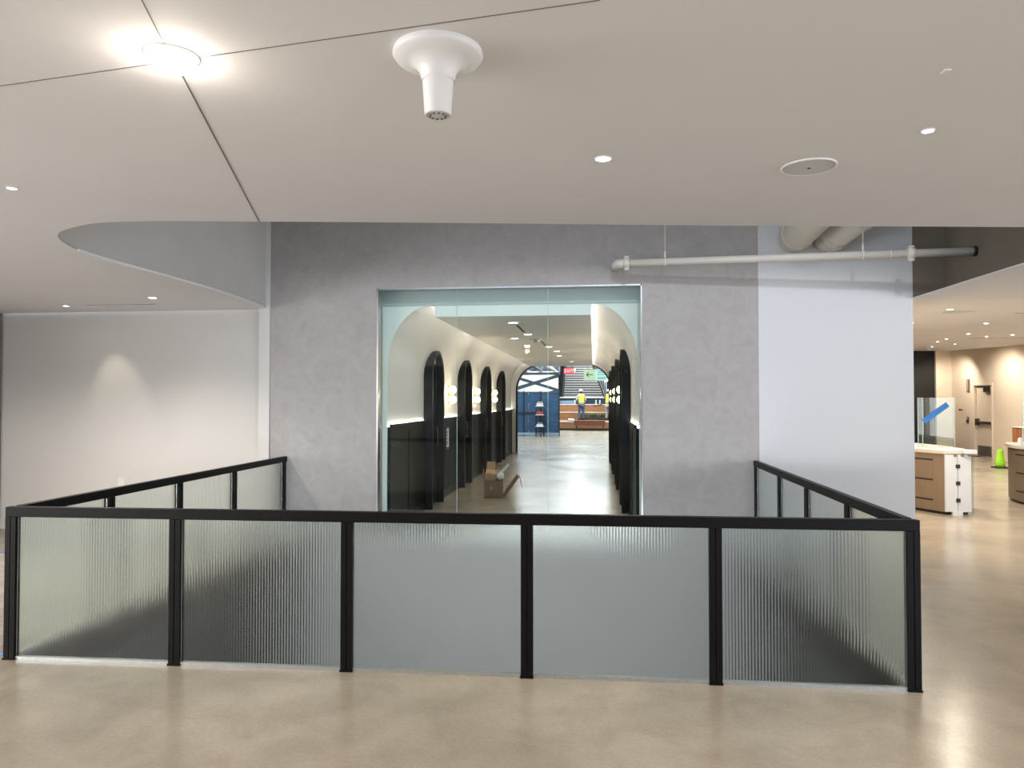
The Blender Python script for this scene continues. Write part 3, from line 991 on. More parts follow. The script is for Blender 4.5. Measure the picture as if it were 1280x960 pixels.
# ------------------------------------------------------------------ railing round the floor opening
RH = 1.0
def reeded(x0_, x1_, z0_, z1_, pitch=0.0185, depth=0.0011, th=0.009):
    """ribbed pane in the local XZ plane, ribs towards -Y"""
    n = max(2, round((x1_ - x0_) / pitch))
    k = 6
    fr_, bk = [], []
    for i in range(n):
        for j in range(k):
            u = j / k
            x = x0_ + (x1_ - x0_) * (i + u) / n
            fr_.append((x, -th / 2 - depth * math.sin(PI * u)))
    fr_.append((x1_, -th / 2))
    N = len(fr_)
    vs = [(x, y, z0_) for x, y in fr_] + [(x, y, z1_) for x, y in fr_] + [(x, th / 2, z0_) for x, y in fr_] + [(x, th / 2, z1_) for x, y in fr_]
    fs, m = [], MB()
    for i in range(N - 1):
        fs += [(i, i + 1, N + i + 1, N + i), (2 * N + i + 1, 2 * N + i, 3 * N + i, 3 * N + i + 1),
               (N + i, N + i + 1, 3 * N + i + 1, 3 * N + i), (i + 1, i, 2 * N + i, 2 * N + i + 1)]
    fs += [(0, N, 3 * N, 2 * N), (N - 1, 3 * N - 1, 4 * N - 1, 2 * N - 1)]
    return m.add(vs, fs, False)

def railing(label, p0_, p1_, posts, pw, end0=True, end1=True, flip=False):
    p0_, p1_ = Vector(p0_), Vector(p1_)
    L_ = (p1_ - p0_).length
    ang = math.atan2(p1_.y - p0_.y, p1_.x - p0_.x)
    t_ = thing('glass_railing', label, 'railing', (p0_.x, p0_.y, 0), ang, 'railing round the floor opening')
    D2 = 0.025
    lo = -pw / 2 if end0 else posts[0] + pw / 2
    hi = L_ + pw / 2 if end1 else posts[-1] - pw / 2
    MB().box(lo, hi, -D2, D2, RH - 0.066, RH).build('top_rail', M_FRAME, t_, bevel=0.003)
    for i, c in enumerate(posts):
        if (i == 0 and not end0) or (i == len(posts) - 1 and not end1):
            continue
        pm = MB()
        pm.box(c - pw / 2, c - 0.003, -D2, D2, 0.0, RH - 0.067)
        pm.box(c + 0.003, c + pw / 2, -D2, D2, 0.0, RH - 0.067)
        pm.box(c - 0.004, c + 0.004, -D2 + 0.006, D2 - 0.006, 0.0, RH - 0.067)
        pm.box(c - pw / 2 - 0.004, c + pw / 2 + 0.004, -D2 - 0.006, D2 + 0.006, 0.0, 0.012)
        pm.build('post', M_FRAME, t_)
    for i in range(len(posts) - 1):
        a, b_ = posts[i] + pw / 2, posts[i + 1] - pw / 2
        if i == 0 and not end0:
            a = posts[0] + pw / 2
        if i == len(posts) - 2 and not end1:
            b_ = posts[-1] - pw / 2
        g_ = reeded(a + 0.002, b_ - 0.002, 0.022, RH - 0.068).build('glass_panel', M_REED, t_, label='vertically ribbed translucent glass')
        MB().box(a + 0.002, b_ - 0.002, -0.016, 0.016, 0.0, 0.021).build('base_glint', M_GLINT, t_, label='bright strip for the light at the glass foot')  # strip added for the bright light along the glass foot
    return t_
FA, FB = (-3.822, 4.385), (1.862, 4.502)
Lf = math.hypot(FB[0] - FA[0], FB[1] - FA[1])
railing('front run of black steel railing with five ribbed glass panels', FA, FB, [Lf * k / 5 for k in range(6)], 0.074)
ly = [4.40, 5.33, 6.29, 7.30, 8.30]
railing('left run of black steel railing with ribbed glass, before the white wall', (-3.822, 4.40), (-3.822, 8.595), [0, 0.94, 1.90, 2.92, 4.155], 0.07, end0=False)
railing('right run of black steel railing with ribbed glass, by the daylit white wall', (1.862, 4.52), (1.862, 8.595), [0, 1.03, 2.05, 2.98, 4.035], 0.07, end0=False)

# ------------------------------------------------------------------ small things on walls and floor, left
sp = thing('wall_plate', 'blank white wall plate above the left railing', 'wall plate', (-6.10, WALL_Y + 0.13, 0.62))
MB().box(-0.045, 0.045, -0.008, 0, -0.07, 0.07).build('plate', M_PLASTIC, sp, bevel=0.003)
MB().box(-0.018, 0.018, -0.011, -0.007, -0.035, 0.035).build('rocker', M_PLASTIC, sp)
op = thing('power_outlet', 'white power outlet low on the left white wall', 'outlet', (-7.66, WALL_Y + 0.13, 0.14))
MB().box(-0.045, 0.045, -0.008, 0, -0.07, 0.07).build('plate', M_PLASTIC, op, bevel=0.003)
MB().box(-0.012, 0.012, -0.012, -0.007, -0.03, 0.03).build('socket', M_BLACK, op)
tag(MB().bar((-4.9, 4.13, 0.001), (-3.87, 4.47, 0.001), 0.045, 0.0012).build('tape_strip', M_BLUETAPE), 'blue masking tape on the floor at the front left railing corner', 'tape', 'blue tape strips on the floor')
tag(MB().bar((-7.4, 7.20, 0.001), (-5.6, 7.52, 0.001), 0.05, 0.0012).build('tape_strip', M_BLUETAPE), 'blue masking tape across the grey planks at the far left', 'tape', 'blue tape strips on the floor')

# ------------------------------------------------------------------ carton of rubbish in the corridor
bx_ = thing('cardboard_box', 'open brown cardboard box on the corridor floor', 'box', (-1.745, 12.55, 0), 0.10)
m = MB()
W2, D3, H2, T2 = 0.16, 0.17, 0.30, 0.006
m.box(-W2, W2, -D3, D3, 0, T2)
m.box(-W2, W2, -D3, -D3 + T2, 0, H2)
m.box(-W2, W2, D3 - T2, D3, 0, H2)
m.box(-W2, -W2 + T2, -D3, D3, 0, H2)
m.box(W2 - T2, W2, -D3, D3, 0, H2)
m.build('carton', M_CARD, bx_)
MB().obox((-W2 - 0.012, 0, H2 + 0.09), (T2, 2 * D3 - 0.02, 0.18), (0, -0.14, 0)).build('flap', M_CARD, bx_)
MB().obox((0, D3 + 0.03, H2 + 0.07), (2 * W2 - 0.02, T2, 0.16), (-0.35, 0, 0)).build('flap', M_CARD2, bx_)
MB().box(-0.05, -0.045, -D3 - 0.001, -D3, 0.15, 0.22).obox((-0.03, -D3 - 0.0006, 0.16), (0.005, 0.001, 0.06), (0, 0.6, 0)).build('print_mark', M_PAPER, bx_)
tb = thing('small_carton', 'small tan carton tipped inside the open cardboard box', 'box', (-1.795, 12.55, 0.36), 0.1)
mm = MB().obox((0, 0, 0.02), (0.18, 0.20, 0.13), (0.25, 0.12, 0)).build('carton', M_CARD2, tb)
MB().obox((0.0, 0.10, 0.16), (0.15, 0.006, 0.17), (-0.12, 0.06, 0)).build('flap', M_CARD2, tb)
cb = thing('leaning_carton', 'dark flattened carton leaning out of the box, right side', 'box', (-1.60, 12.50, 0.01), 0.1)
MB().obox((0.165, 0.0, 0.20), (0.05, 0.32, 0.42), (0, 0.62, 0)).build('carton', M_CARD, cb)
MB().obox((0.335, -0.02, 0.27), (0.006, 0.22, 0.20), (0, -0.22, 0)).build('flap', M_CARD, cb)
def crumple(name, label, c, r, mat, cat, sc, seed):
    rnd = random.Random(seed)
    bm = bmesh.new()
    bmesh.ops.create_icosphere(bm, subdivisions=3, radius=r)
    for v in bm.verts:
        k = 1 + rnd.uniform(-0.22, 0.22)
        v.co = Vector((v.co.x * sc[0] * k, v.co.y * sc[1] * k, v.co.z * sc[2] * k))
    me = bpy.data.meshes.new(name)
    bm.to_mesh(me)
    bm.free()
    me.materials.append(mat)
    o = bpy.data.objects.new(name, me)
    COL.objects.link(o)
    o.location = c
    return tag(o, label, cat)
crumple('crumpled_paper', 'crumpled white paper in the top right of the cardboard box', (-1.615, 12.47, 0.375), 0.055, M_PAPER, 'paper', (1.1, 1, 1.1), 3)
crumple('rubbish_bag', 'dark rubbish bag stuffed into the open cardboard box', (-1.70, 12.55, 0.19), 0.085, M_BLACK, 'bag', (0.95, 1.0, 1.25), 4)
tag(MB().obox((0, 0, 0), (0.05, 0.004, 0.20), (0.1, 0.75, 0.2)).build('paper_sheet', M_PAPER, None, (-1.545, 12.52, 0.50)), 'white paper sheet sticking up out of the cardboard box', 'paper')
tag(MB().obox((0, 0, 0), (0.05, 0.03, 0.17), (0.1, -0.9, 0)).build('cardboard_tube', M_CARD2, None, (-1.64, 12.60, 0.41)), 'pale cardboard strip lying across the rubbish in the box', 'cardboard')

# notice pasted on the wainscot
nt_ = thing('paper_notice', 'white paper notice with blue edge taped to the left wainscot', 'notice', (CX0 + 0.0385, 12.62, 1.02))
MB().box(0, 0.0015, -0.12, 0.12, -0.20, 0.20).build('sheet', M_PAPER, nt_)
MB().box(0.0014, 0.003, -0.12, 0.12, -0.20, -0.155).box(0.0014, 0.003, -0.12, 0.12, 0.165, 0.20).box(0.0014, 0.003, 0.09, 0.12, -0.155, 0.165).build('blue_border', M_BLUEINK, nt_)
ink = MB()
for i, (za, zb) in enumerate(((-0.12, -0.05), (-0.03, 0.01), (0.03, 0.07), (0.085, 0.14))):
    ink.box(0.0014, 0.003, -0.09, -0.035, za, zb)
    ink.box(0.0014, 0.003, -0.015, -0.005, za - 0.01, zb)
ink.build('printed_lines', M_SIGNINK, nt_)

# ------------------------------------------------------------------ right-hand hall: security barriers, door, desk, cone
def lens_plan(xa, n=12, hl=0.92, bl=0.30, br=0.30, end=0.18):
    """plan of a pedestal with bulged long sides along Y"""
    L_, R_ = [], []
    for k in range(n + 1):
        u = -1 + 2 * k / n
        y = u * hl
        L_.append((xa - end - (bl - 0.0) * (1 - u * u), y))
        R_.append((xa + end + (br - 0.0) * (1 - u * u) * 0.4, y))
    return L_, R_
def make_barrier(label):
    t_ = thing('security_barrier', label, 'barrier', (5.34, 12.27, 0), 0, 'security barriers in the right hall')
    L_, R_ = lens_plan(0.0)
    body = MB().prism(L_ + R_[::-1], 0.04, 0.90, 'z').build('cabinet', M_BRONZE, t_)
    for p in body.data.polygons:
        p.use_smooth = len(p.vertices) == 4
    es = body.modifiers.new('edge', 'EDGE_SPLIT')
    es.split_angle = math.radians(30)
    ins = [(x * 0.9, y * 0.96) for x, y in L_] + [(x * 0.9, y * 0.96) for x, y in R_[::-1]]
    MB().prism(ins, 0.0, 0.04, 'z').build('plinth', M_BLACK, t_)
    big = [(x * 1.06 - 0.01, y * 1.04) for x, y in L_] + [(x * 1.06, y * 1.04) for x, y in R_[::-1]]
    MB().prism(big, 0.90, 0.955, 'z').build('counter_top', M_TOPW, t_, bevel=0.006)
    # dark reveal lines on the curved flank
    for z in (0.20, 0.50, 0.80):
        for a, b_ in ((1, 4), (5, 7)):
            s_ = MB()
            pa = L_[a:b_ + 1]
            qa = [(x - 0.004, y) for x, y in pa]
            s_.prism(pa + qa[::-1], z - 0.012, z + 0.012, 'z')
            s_.build('reveal_slot', M_BLACK, body)
    for k in (4, 5):
        x, y = L_[k]
        MB().box(x - 0.005, x + 0.004, y - 0.007, y + 0.007, 0.05, 0.89).build('panel_joint', M_BLACK, body)
    # white doors closing the near end
    ep = MB().box(-0.18, -0.012, -0.955, -0.922, 0.05, 0.89).box(-0.004, 0.18, -0.955, -0.922, 0.05, 0.89).build('end_panel', M_WHITEP, t_, label='white two-leaf end panel')
    for z in (0.22, 0.47, 0.72):
        MB().box(-0.035, 0.022, -0.972, -0.955, z - 0.028, z + 0.028).build('hinge', M_BLACK, ep, bevel=0.004)
    for xx in (-0.04, 0.06, 0.17):
        MB().box(xx - 0.02, xx + 0.02, -0.965, -0.94, 0.862, 0.899).build('bracket', M_DARKSTEEL, ep)
    MB().box(-0.09, 0.05, -0.975, -0.922, 0.0, 0.05).build('foot_block', M_WHITEP, t_)
    MB().box(0.06, 0.24, -1.02, -0.90, 0.905, 0.965).build('reader_head', M_WHITEP, t_, bevel=0.008, label='white reader block')
    MB().box(0.192, 0.205, -0.98, -0.88, 0.02, 0.86).build('glass_wing', M_TGLASS, t_)
    g_ = MB().box(-0.25, 0.29, -0.246, -0.234, 0.955, 1.735).build('glass_screen', M_TGLASS, t_, label='clear tall glass screen')
    MB().box(-0.254, -0.249, -0.247, -0.233, 0.955, 1.735).box(0.289, 0.293, -0.247, -0.233, 0.955, 1.735).box(-0.185, -0.180, -0.247, -0.233, 0.955, 1.735) \
        .build('glass_edge', M_GEDGE, g_)
    return t_
sb = make_barrier('bronze curved security barrier just right of the daylit white wall')
sb2 = dup(sb, (7.40, 12.62, 0), 0, 'bronze curved security barrier cut by the right picture edge')
for ch in sb2.children:
    if ch.name.startswith('glass_screen'):
        ch.location.x = -0.33
tp = MB().bar((5.17, 12.019, 1.36), (5.53, 12.019, 1.63), 0.004, 0.085, (0, 0, 1))
tag(tp.build('tape_strip', M_BLUETAPE), 'blue masking tape stuck diagonally on the barrier glass', 'tape')
# desk with vertical wood slats
rd = thing('reception_desk', 'red-brown slatted wooden desk behind the right barrier', 'desk', (9.06, 15.9, 0), 0.0)
MB().box(-0.32, 0.9, -0.3, 0.3, 0, 1.12).build('carcass', M_WOODD, rd)
s_ = MB()
for k in range(24):
    xx = -0.32 + 1.22 * k / 24
    s_.box(xx + 0.006, xx + 0.044, -0.325, -0.3, 0.02, 1.12)
for k in range(11):
    yk = -0.3 + 0.6 * k / 11
    s_.box(-0.345, -0.32, yk + 0.006, yk + 0.046, 0.02, 1.12)
s_.build('wood_slats', M_WOODSLAT, rd)
MB().box(-0.36, 0.92, -0.34, 0.32, 1.12, 1.135).build('desk_top', M_TOPW, rd)
# bottle on the right barrier
bo = thing('spray_bottle', 'small pale bottle standing on the right barrier top', 'bottle', (6.985, 12.75, 0.9555))
MB().lathe([(0.034, 0), (0.036, 0.01), (0.036, 0.09), (0.024, 0.115), (0.013, 0.125)], 20).build('bottle_body', M_PLASTIC, bo)
MB().lathe([(0.016, 0.125), (0.016, 0.16), (0.010, 0.165)], 14).build('cap', M_WOODSLAT, bo)
# lime floor cone
cn = thing('floor_cone', 'lime green floor cone on the floor by the exit door', 'cone', (10.05, 19.2, 0))
MB().lathe([(0.21, 0.0), (0.21, 0.02), (0.20, 0.03), (0.12, 0.032)], 4).build('base', M_BLACK, cn, rot=(0, 0, PI / 4))
MB().lathe([(0.115, 0.028), (0.105, 0.10), (0.098, 0.22), (0.082, 0.24), (0.065, 0.42), (0.045, 0.46), (0.03, 0.465)], 24).build('cone_body', M_LIME, cn)
# exit door in the right wall
dr = bpy.data.objects.new('door_1', None)
COL.objects.link(dr)
dr.location = (11.45, (DY0 + DY1) / 2, 0)
dr['kind'] = 'structure'
hw = (DY1 - DY0) / 2
MB().box(-0.02, 0.15, -hw - 0.06, -hw, 0, DZ + 0.06).box(-0.02, 0.15, hw, hw + 0.06, 0, DZ + 0.06).box(-0.02, 0.15, -hw, hw, DZ, DZ + 0.06).build('door_frame', M_BEIGE, dr)
lf = MB().box(0.05, 0.095, -hw + 0.004, hw - 0.004, 0.01, DZ - 0.004).build('door_leaf', M_DOOR, dr)
MB().box(0.044, 0.05, -hw + 0.03, hw - 0.03, 0.03, 0.33).build('kick_plate', M_KICK, lf)
MB().box(-0.02, 0.05, -hw + 0.05, hw - 0.10, 0.98, 1.05).box(-0.035, 0.05, hw - 0.16, hw - 0.04, 0.93, 1.13).build('push_bar', M_DARKSTEEL, lf, bevel=0.006)
MB().box(-0.03, 0.05, -hw + 0.03, -hw + 0.40, 1.92, 2.08).build('door_closer', M_DARKSTEEL, lf, bevel=0.006)
# devices beside the door
MB_ = MB
st = thing('wall_strobe', 'slim brown wall device high beside the exit door', 'wall device', (11.45, 23.55, 2.13))
MB().box(-0.03, 0, -0.07, 0.07, -0.19, 0.19).build('housing', M_BRONZE, st)
MB().box(-0.036, -0.03, -0.012, 0.012, -0.17, 0.17).build('centre_strip', M_TOPW, st)
rdv = thing('card_reader', 'dark card reader on the wall left of the exit door', 'wall device', (11.45, 23.62, 1.08))
MB().box(-0.03, 0, -0.06, 0.06, -0.09, 0.09).build('housing', M_DARKSTEEL, rdv, bevel=0.006)
MB().box(-0.034, -0.03, -0.03, 0.03, 0.01, 0.06).build('reader_face', M_PLASTIC, rdv)
hk = thing('wall_hook', 'small black fixing on the wall above the card reader', 'wall device', (11.45, 24.05, 1.38))
MB().box(-0.012, 0, -0.10, 0.10, -0.02, 0.02).build('plate', M_BLACK, hk)
MB().tube([(-0.012, 0.03, 0), (-0.05, 0.03, 0)], 0.012, 8).build('peg', M_BLACK, hk)

# ------------------------------------------------------------------ far room at the end of the corridor
struct('wall_far', MB().box(-14, 14, 56, 56.3, 0, 7), M_FARDARK)
struct('wall_far_left', MB().box(-14.2, -14, 23, 56, 0, 7), M_DARKWALL)
struct('wall_far_side', MB().box(14, 14.2, 25, 56, 0, 7), M_DARKWALL)
struct('ceiling_far', MB().box(-14.2, 14.2, 23.05, 56.3, 6.2, 6.4), M_FARDARK)
# beams and service pipes overhead
for k in range(4):
    tag(MB().box(-12, -2.3, 40.5 + k * 3.3, 40.68 + k * 3.3, 3.66, 3.95).build('ceiling_beam', M_LIFTBLUE), 'dark steel beam overhead, seen through the corridor end above the scissor lift', 'beam', 'steel beams over the far room')
for k in range(4):
    tag(MB().tube([(-5.2 + k * 0.9, 40, 3.57), (-5.2 + k * 0.9, 52, 3.57)], 0.09, 10).build('service_pipe', M_WHITEST if k % 2 else M_LIFTBLUE), 'service pipe under the overhead beams above the scissor lift', 'pipe', 'service pipes over the far room')
struct('wall_far_bulkhead', MB().box(-13.9, -2.25, 46, 46.3, 1.9, 3.5), M_FASCIA)
# timber seating steps
bl = thing('seating_steps', 'honey wood stepped seating in the room beyond the corridor', 'seating', (0, 39.75, 0))
tiers = [(0, 0.48), (3.0, 0.95), (4.6, 1.40)]
for i, (yo, h) in enumerate(tiers):
    y1_ = tiers[i + 1][0] if i < 2 else 6.4
    st_ = MB().box(-4.6, 3.4, yo, y1_, 0.10 if i == 0 else tiers[i - 1][1] - 0.0, h).build('step', M_WOOD, bl)
    MB().box(-4.62, 3.42, yo - 0.015, yo + 0.02, h - 0.035, h + 0.004).build('nosing', M_WHITEST, st_)
MB().box(-4.55, 3.35, 0.05, 6.3, 0, 0.10).build('plinth', M_TREAD, bl)
MB().box(-4.5, 3.3, 3.0, 6.4, 0.10, 0.48).build('understructure', M_WOODD, bl)
wb_ = thing('wooden_bench', 'dark red-brown wooden bench box standing before the seating steps', 'bench', (-0.1, 39.2, 0))
MB().box(-0.95, 0.72, -0.25, 0.25, 0.30, 0.56).build('bench_box', M_WOODD, wb_)
for xx in (-0.85, 0.58):
    MB().box(xx, xx + 0.06, -0.2, 0.2, 0, 0.30).build('leg', M_TREAD, wb_)
wx = thing('wooden_box', 'tan wooden crate with dark lid on the upper seating step', 'crate', (0.45, 43.4, 0.95))
MB().box(-0.38, 0.38, -0.3, 0.3, 0, 0.36).build('crate_body', M_WOOD, wx)
MB().obox((-0.22, -0.02, 0.40), (0.55, 0.62, 0.05), (0, -0.2, 0)).build('lid', M_WOODD, wx)
pl = thing('planter_trough', 'long planter of low green plants on the seating steps', 'planter', (0.35, 42.6, 0.48))
MB().box(-1.1, 0.9, -0.14, 0.14, 0, 0.16).build('trough', M_TREAD, pl)
lv = MB()
rnd = random.Random(5)
for k in range(160):
    c = Vector((rnd.uniform(-1.05, 0.85), rnd.uniform(-0.12, 0.12), 0.15))
    a = rnd.uniform(0, 2 * PI)
    ln = rnd.uniform(0.12, 0.26)
    tip = c + Vector((math.cos(a) * 0.10, math.sin(a) * 0.08, ln))
    sd_ = Vector((-math.sin(a), math.cos(a), 0)) * 0.025
    mid = (c + tip) / 2 + Vector((0, 0, 0.03))
    lv.add([c, mid + sd_, tip, mid - sd_], [(0, 1, 2, 3)])
lv.build('foliage', M_LEAF, pl)['kind'] = 'stuff'
# staircase rising beyond
sr = thing('staircase', 'open staircase with dark treads rising beyond the seating steps', 'staircase', (-0.55, 47.2, 0))
for k in range(14):
    z = 1.86 + k * 0.165
    y = k * 0.29
    MB().box(-1.45, 1.22 - k * 0.055, y, y + 0.30, z - 0.085, z).build('tread', M_TREAD, sr)
    MB().box(-1.40, 1.18 - k * 0.055, y + 0.27, y + 0.29, z + 0.0, z + 0.08).build('riser', M_RISER, sr)
MB().bar((-1.48, 0, 1.74), (-1.48, 4.06, 4.05), 0.05, 0.26).build('stringer', M_TREAD, sr)
MB().bar((1.30, 0, 1.74), (0.52, 4.06, 4.05), 0.05, 0.26).build('stringer', M_TREAD, sr)
for k in range(8):
    u = k / 7
    x = 1.36 - 0.78 * u
    MB().tube([(x, 4.06 * u, 1.80 + 2.31 * u), (x, 4.06 * u, 2.85 + 2.31 * u)], 0.022, 8).build('baluster', M_WHITEST, sr)
MB().tube([(1.36, 0, 2.85), (0.58, 4.06, 5.16)], 0.03, 8).build('handrail', M_WOODD, sr)
MB().box(-3.2, 2.6, -0.3, 0.0, 1.68, 1.86).build('landing', M_TREAD, sr)
MB().box(-3.2, 2.6, -0.33, -0.3, 1.78, 1.86).build('landing_edge', M_WHITEST, sr)
for xx in (-2.9, 2.4):
    MB().box(xx - 0.06, xx + 0.06, -0.25, -0.05, 0, 1.68).build('landing_post', M_WHITEST, sr)
# tall glazing under the landing
gw = bpy.data.objects.new('window_2', None)
COL.objects.link(gw)
gw['kind'] = 'structure'
MB().box(-4.2, 3.2, 46.55, 46.6, 0, 1.66).build('window_pane', M_NAVYGL, gw)
for xx in (-2.55, -1.2, 0.15, 0.40):
    MB().box(xx - 0.04, xx + 0.04, 46.45, 46.55, 0, 1.66).build('mullion', M_WHITEST, gw)
MB().box(-2.5, -1.25, 46.52, 46.545, 0, 1.62).build('lit_pane', M_PALEBLUE, gw)
# slender railing with balusters at the right of the stair
rl = thing('baluster_railing', 'white vertical-bar railing at the right foot of the staircase', 'railing', (1.45, 46.6, 1.4))
for k in range(9):
    MB().tube([(k * 0.17, -0.3, 0), (k * 0.17, -0.3, 1.7)], 0.02, 8).build('baluster', M_WHITEST, rl)
MB().box(-0.05, 1.42, -0.33, -0.27, 1.70, 1.75).build('handrail', M_WHITEST, rl)
MB().box(-0.05, 1.42, -0.36, -0.24, 0, 0.06).build('base', M_WHITEST, rl)
# bin
bn = thing('waste_bin', 'black waste bin at the left end of the seating steps', 'bin', (-2.10, 37.8, 0))
MB().lathe([(0.20, 0), (0.21, 0.02), (0.25, 0.58), (0.26, 0.60), (0.25, 0.61)], 24).build('bin_body', M_BLACK, bn)
MB().lathe([(0.27, 0.60), (0.27, 0.64), (0.16, 0.70), (0.02, 0.71)], 24).build('lid', M_BLACK, bn)
crumple('white_bag', 'white bag lying on the front edge of the seating steps', (-1.25, 40.0, 0.56), 0.14, M_PAPER, 'bag', (1.3, 1, 0.6), 8)
# blue-glazed partition
gp = thing('glazed_partition', 'blue glazed partition with black posts, left in the far room', 'partition', (-3.45, 33.4, 0))
for i in range(3):
    MB().box(i * 0.70 - 0.25, i * 0.70 + 0.43, 0, 0.03, 0.16, 2.0).build('glass_panel', M_BLUEP, gp)
for xx in (-0.28, 0.22, 1.0, 1.86):
    MB().box(xx - 0.03, xx + 0.03, -0.05, 0.05, 0, 2.08).build('post', M_BLACK, gp)
MB().box(-0.28, 1.0, -0.07, -0.03, 1.05, 1.11).build('cross_rail', M_BLACK, gp)
MB().box(-0.28, 1.86, -0.02, 0.04, 2.0, 2.06).build('head_rail', M_LIFTBLUE, gp)
MB().box(-0.28, 1.86, -0.06, 0.04, 0.06, 0.16).build('base_rail', M_PALEBLUE, gp)
ml = MB()
for k in range(9):
    ml.box(-0.22, 1.80, -0.012, 0.0, 0.30 + k * 0.19, 0.315 + k * 0.19)
ml.build('blind_lines', M_LIFTBLUE, gp)
# tool cart in front of it
tc_ = thing('tool_trolley', 'trolley of pale and red tools before the blue partition', 'trolley', (-2.45, 33.0, 0))
for xx in (-0.18, 0.18):
    for y in (-0.15, 0.15):
        MB().tube([(xx, y, 0.06), (xx, y, 1.60)], 0.016, 8).build('upright', M_BLACK, tc_)
        MB().tube([(xx - 0.012, y, 0.05), (xx + 0.012, y, 0.05)], 0.05, 14).build('wheel', M_BLACK, tc_)
for z in (0.45, 0.98, 1.38):
    MB().box(-0.2, 0.2, -0.17, 0.17, z, z + 0.025).build('shelf', M_WHITEST, tc_)
def tool(label, name, z, mat, sx, sh):
    m_ = MB().box(-sx, sx, -0.10, 0.10, 0, sh)
    o = m_.tube([(-sx * 0.6, 0, sh), (-sx * 0.6, 0, sh + 0.05), (sx * 0.6, 0, sh + 0.05), (sx * 0.6, 0, sh)], 0.012, 8).build(name, mat, None, (-2.45, 33.0, z), None, 0.01)
    tag(o, label, 'case')
tool('pale yellow tool case on the trolley top shelf', 'tool_case', 1.405, M_TOPW, 0.15, 0.13)
tool('red tool case on the trolley middle shelf', 'tool_case', 1.005, pbr('red_case_plastic', (0.35, 0.06, 0.04), 0.5, var=0.05), 0.15, 0.14)
tool('grey tool case on the trolley bottom shelf', 'tool_case', 0.475, M_REFLECT, 0.15, 0.10)
# scissor lift
sl = thing('scissor_lift', 'raised blue-grey scissor lift behind the blue partition', 'lift', (-3.0, 36.4, 0))
MB().box(-1.25, 1.25, -0.38, 0.38, 0.18, 0.62).build('chassis', M_LIFTBLUE, sl, bevel=0.02)
for xx in (-0.85, 0.85):
    for y in (-0.40, 0.40):
        MB().tube([(xx, y - 0.06, 0.2), (xx, y + 0.06, 0.2)], 0.2, 20).build('wheel', M_BLACK, sl)
for s_i in range(3):
    za, zb = 0.68 + s_i * 0.74, 0.68 + (s_i + 1) * 0.74
    for y in (-0.3, 0.3):
        MB().bar((-1.2, y, za), (1.25, y, zb), 0.05, 0.14).build('scissor_arm', M_LIFTBLUE, sl)
        MB().bar((-1.2, y + 0.06, zb), (1.25, y + 0.06, za), 0.05, 0.14).build('scissor_arm', M_LIFTBLUE, sl)
pf = MB().box(-1.3, 1.3, -0.4, 0.4, 2.95, 3.06).build('platform', M_LIFTBLUE, sl)
gr = MB()
for xx in (-1.28, -0.4, 0.4, 1.28):
    for y in (-0.38, 0.38):
        gr.tube([(xx, y, 3.06), (xx, y, 4.1)], 0.02, 8)
for z in (3.58, 4.1):
    for y in (-0.38, 0.38):
        gr.tube([(-1.28, y, z), (1.28, y, z)], 0.02, 8)
gr.build('guard_rail', M_WHITEST, sl)
# signs
ex = thing('exit_sign', 'red lit EXIT sign hanging at the corridor end', 'sign', (-0.83, 24.4, 2.56))
MB().box(-0.17, 0.17, -0.02, 0.02, 0, 0.20).build('sign_face', E_EXIT, ex)
MB().tube([(-0.1, 0, 0.2), (-0.1, 0, 3.64)], 0.006, 6).tube([(0.1, 0, 0.2), (0.1, 0, 3.64)], 0.006, 6).build('hanger', M_BLACK, ex)
def text_mesh(txt, size, mat, parent, name, loc, rot=(PI / 2, 0, 0), align='CENTER'):
    cu = bpy.data.curves.new(name, 'FONT')
    cu.body = txt
    cu.size = size
    cu.align_x = align
    cu.align_y = 'CENTER'
    cu.extrude = 0.002
    tmp = bpy.data.objects.new(name, cu)
    COL.objects.link(tmp)
    dg = bpy.context.evaluated_depsgraph_get()
    me = bpy.data.meshes.new_from_object(tmp.evaluated_get(dg))
    bpy.data.objects.remove(tmp)
    me.materials.clear()
    me.materials.append(mat)
    o = bpy.data.objects.new(name, me)
    COL.objects.link(o)
    o.parent = parent
    o.location = loc
    o.rotation_euler = rot
    return o
text_mesh('EXIT', 0.15, E_EXITW, ex, 'lettering', (0, -0.022, 0.10))
ds = thing('direction_sign', 'pale green hanging sign with left arrow, beyond the corridor end', 'sign', (0.10, 26.0, 2.38))
MB().box(-0.45, -0.03, -0.02, 0.02, 0, 0.40).build('arrow_panel', M_SIGNG, ds)
MB().box(-0.03, 0.62, -0.02, 0.02, 0, 0.40).build('text_panel', M_SIGNT, ds)
MB().bar((-0.35, -0.022, 0.21), (-0.12, -0.022, 0.21), 0.004, 0.025).bar((-0.352, -0.022, 0.205), (-0.27, -0.022, 0.285), 0.004, 0.028).bar((-0.352, -0.022, 0.215), (-0.27, -0.022, 0.135), 0.004, 0.028).build('arrow', M_SIGNINK, ds)
li = MB()
for k, (za, wd) in enumerate(((0.33, 0.38), (0.27, 0.30), (0.20, 0.36), (0.10, 0.42), (0.05, 0.30))):
    li.box(0.03, 0.03 + wd, -0.024, -0.02, za, za + 0.022)
li.build('text_lines', M_SIGNINK2, ds)
MB().tube([(-0.3, 0, 0.4), (-0.3, 0, 3.82)], 0.006, 6).tube([(0.45, 0, 0.4), (0.45, 0, 3.82)], 0.006, 6).build('hanger', M_BLACK, ds)
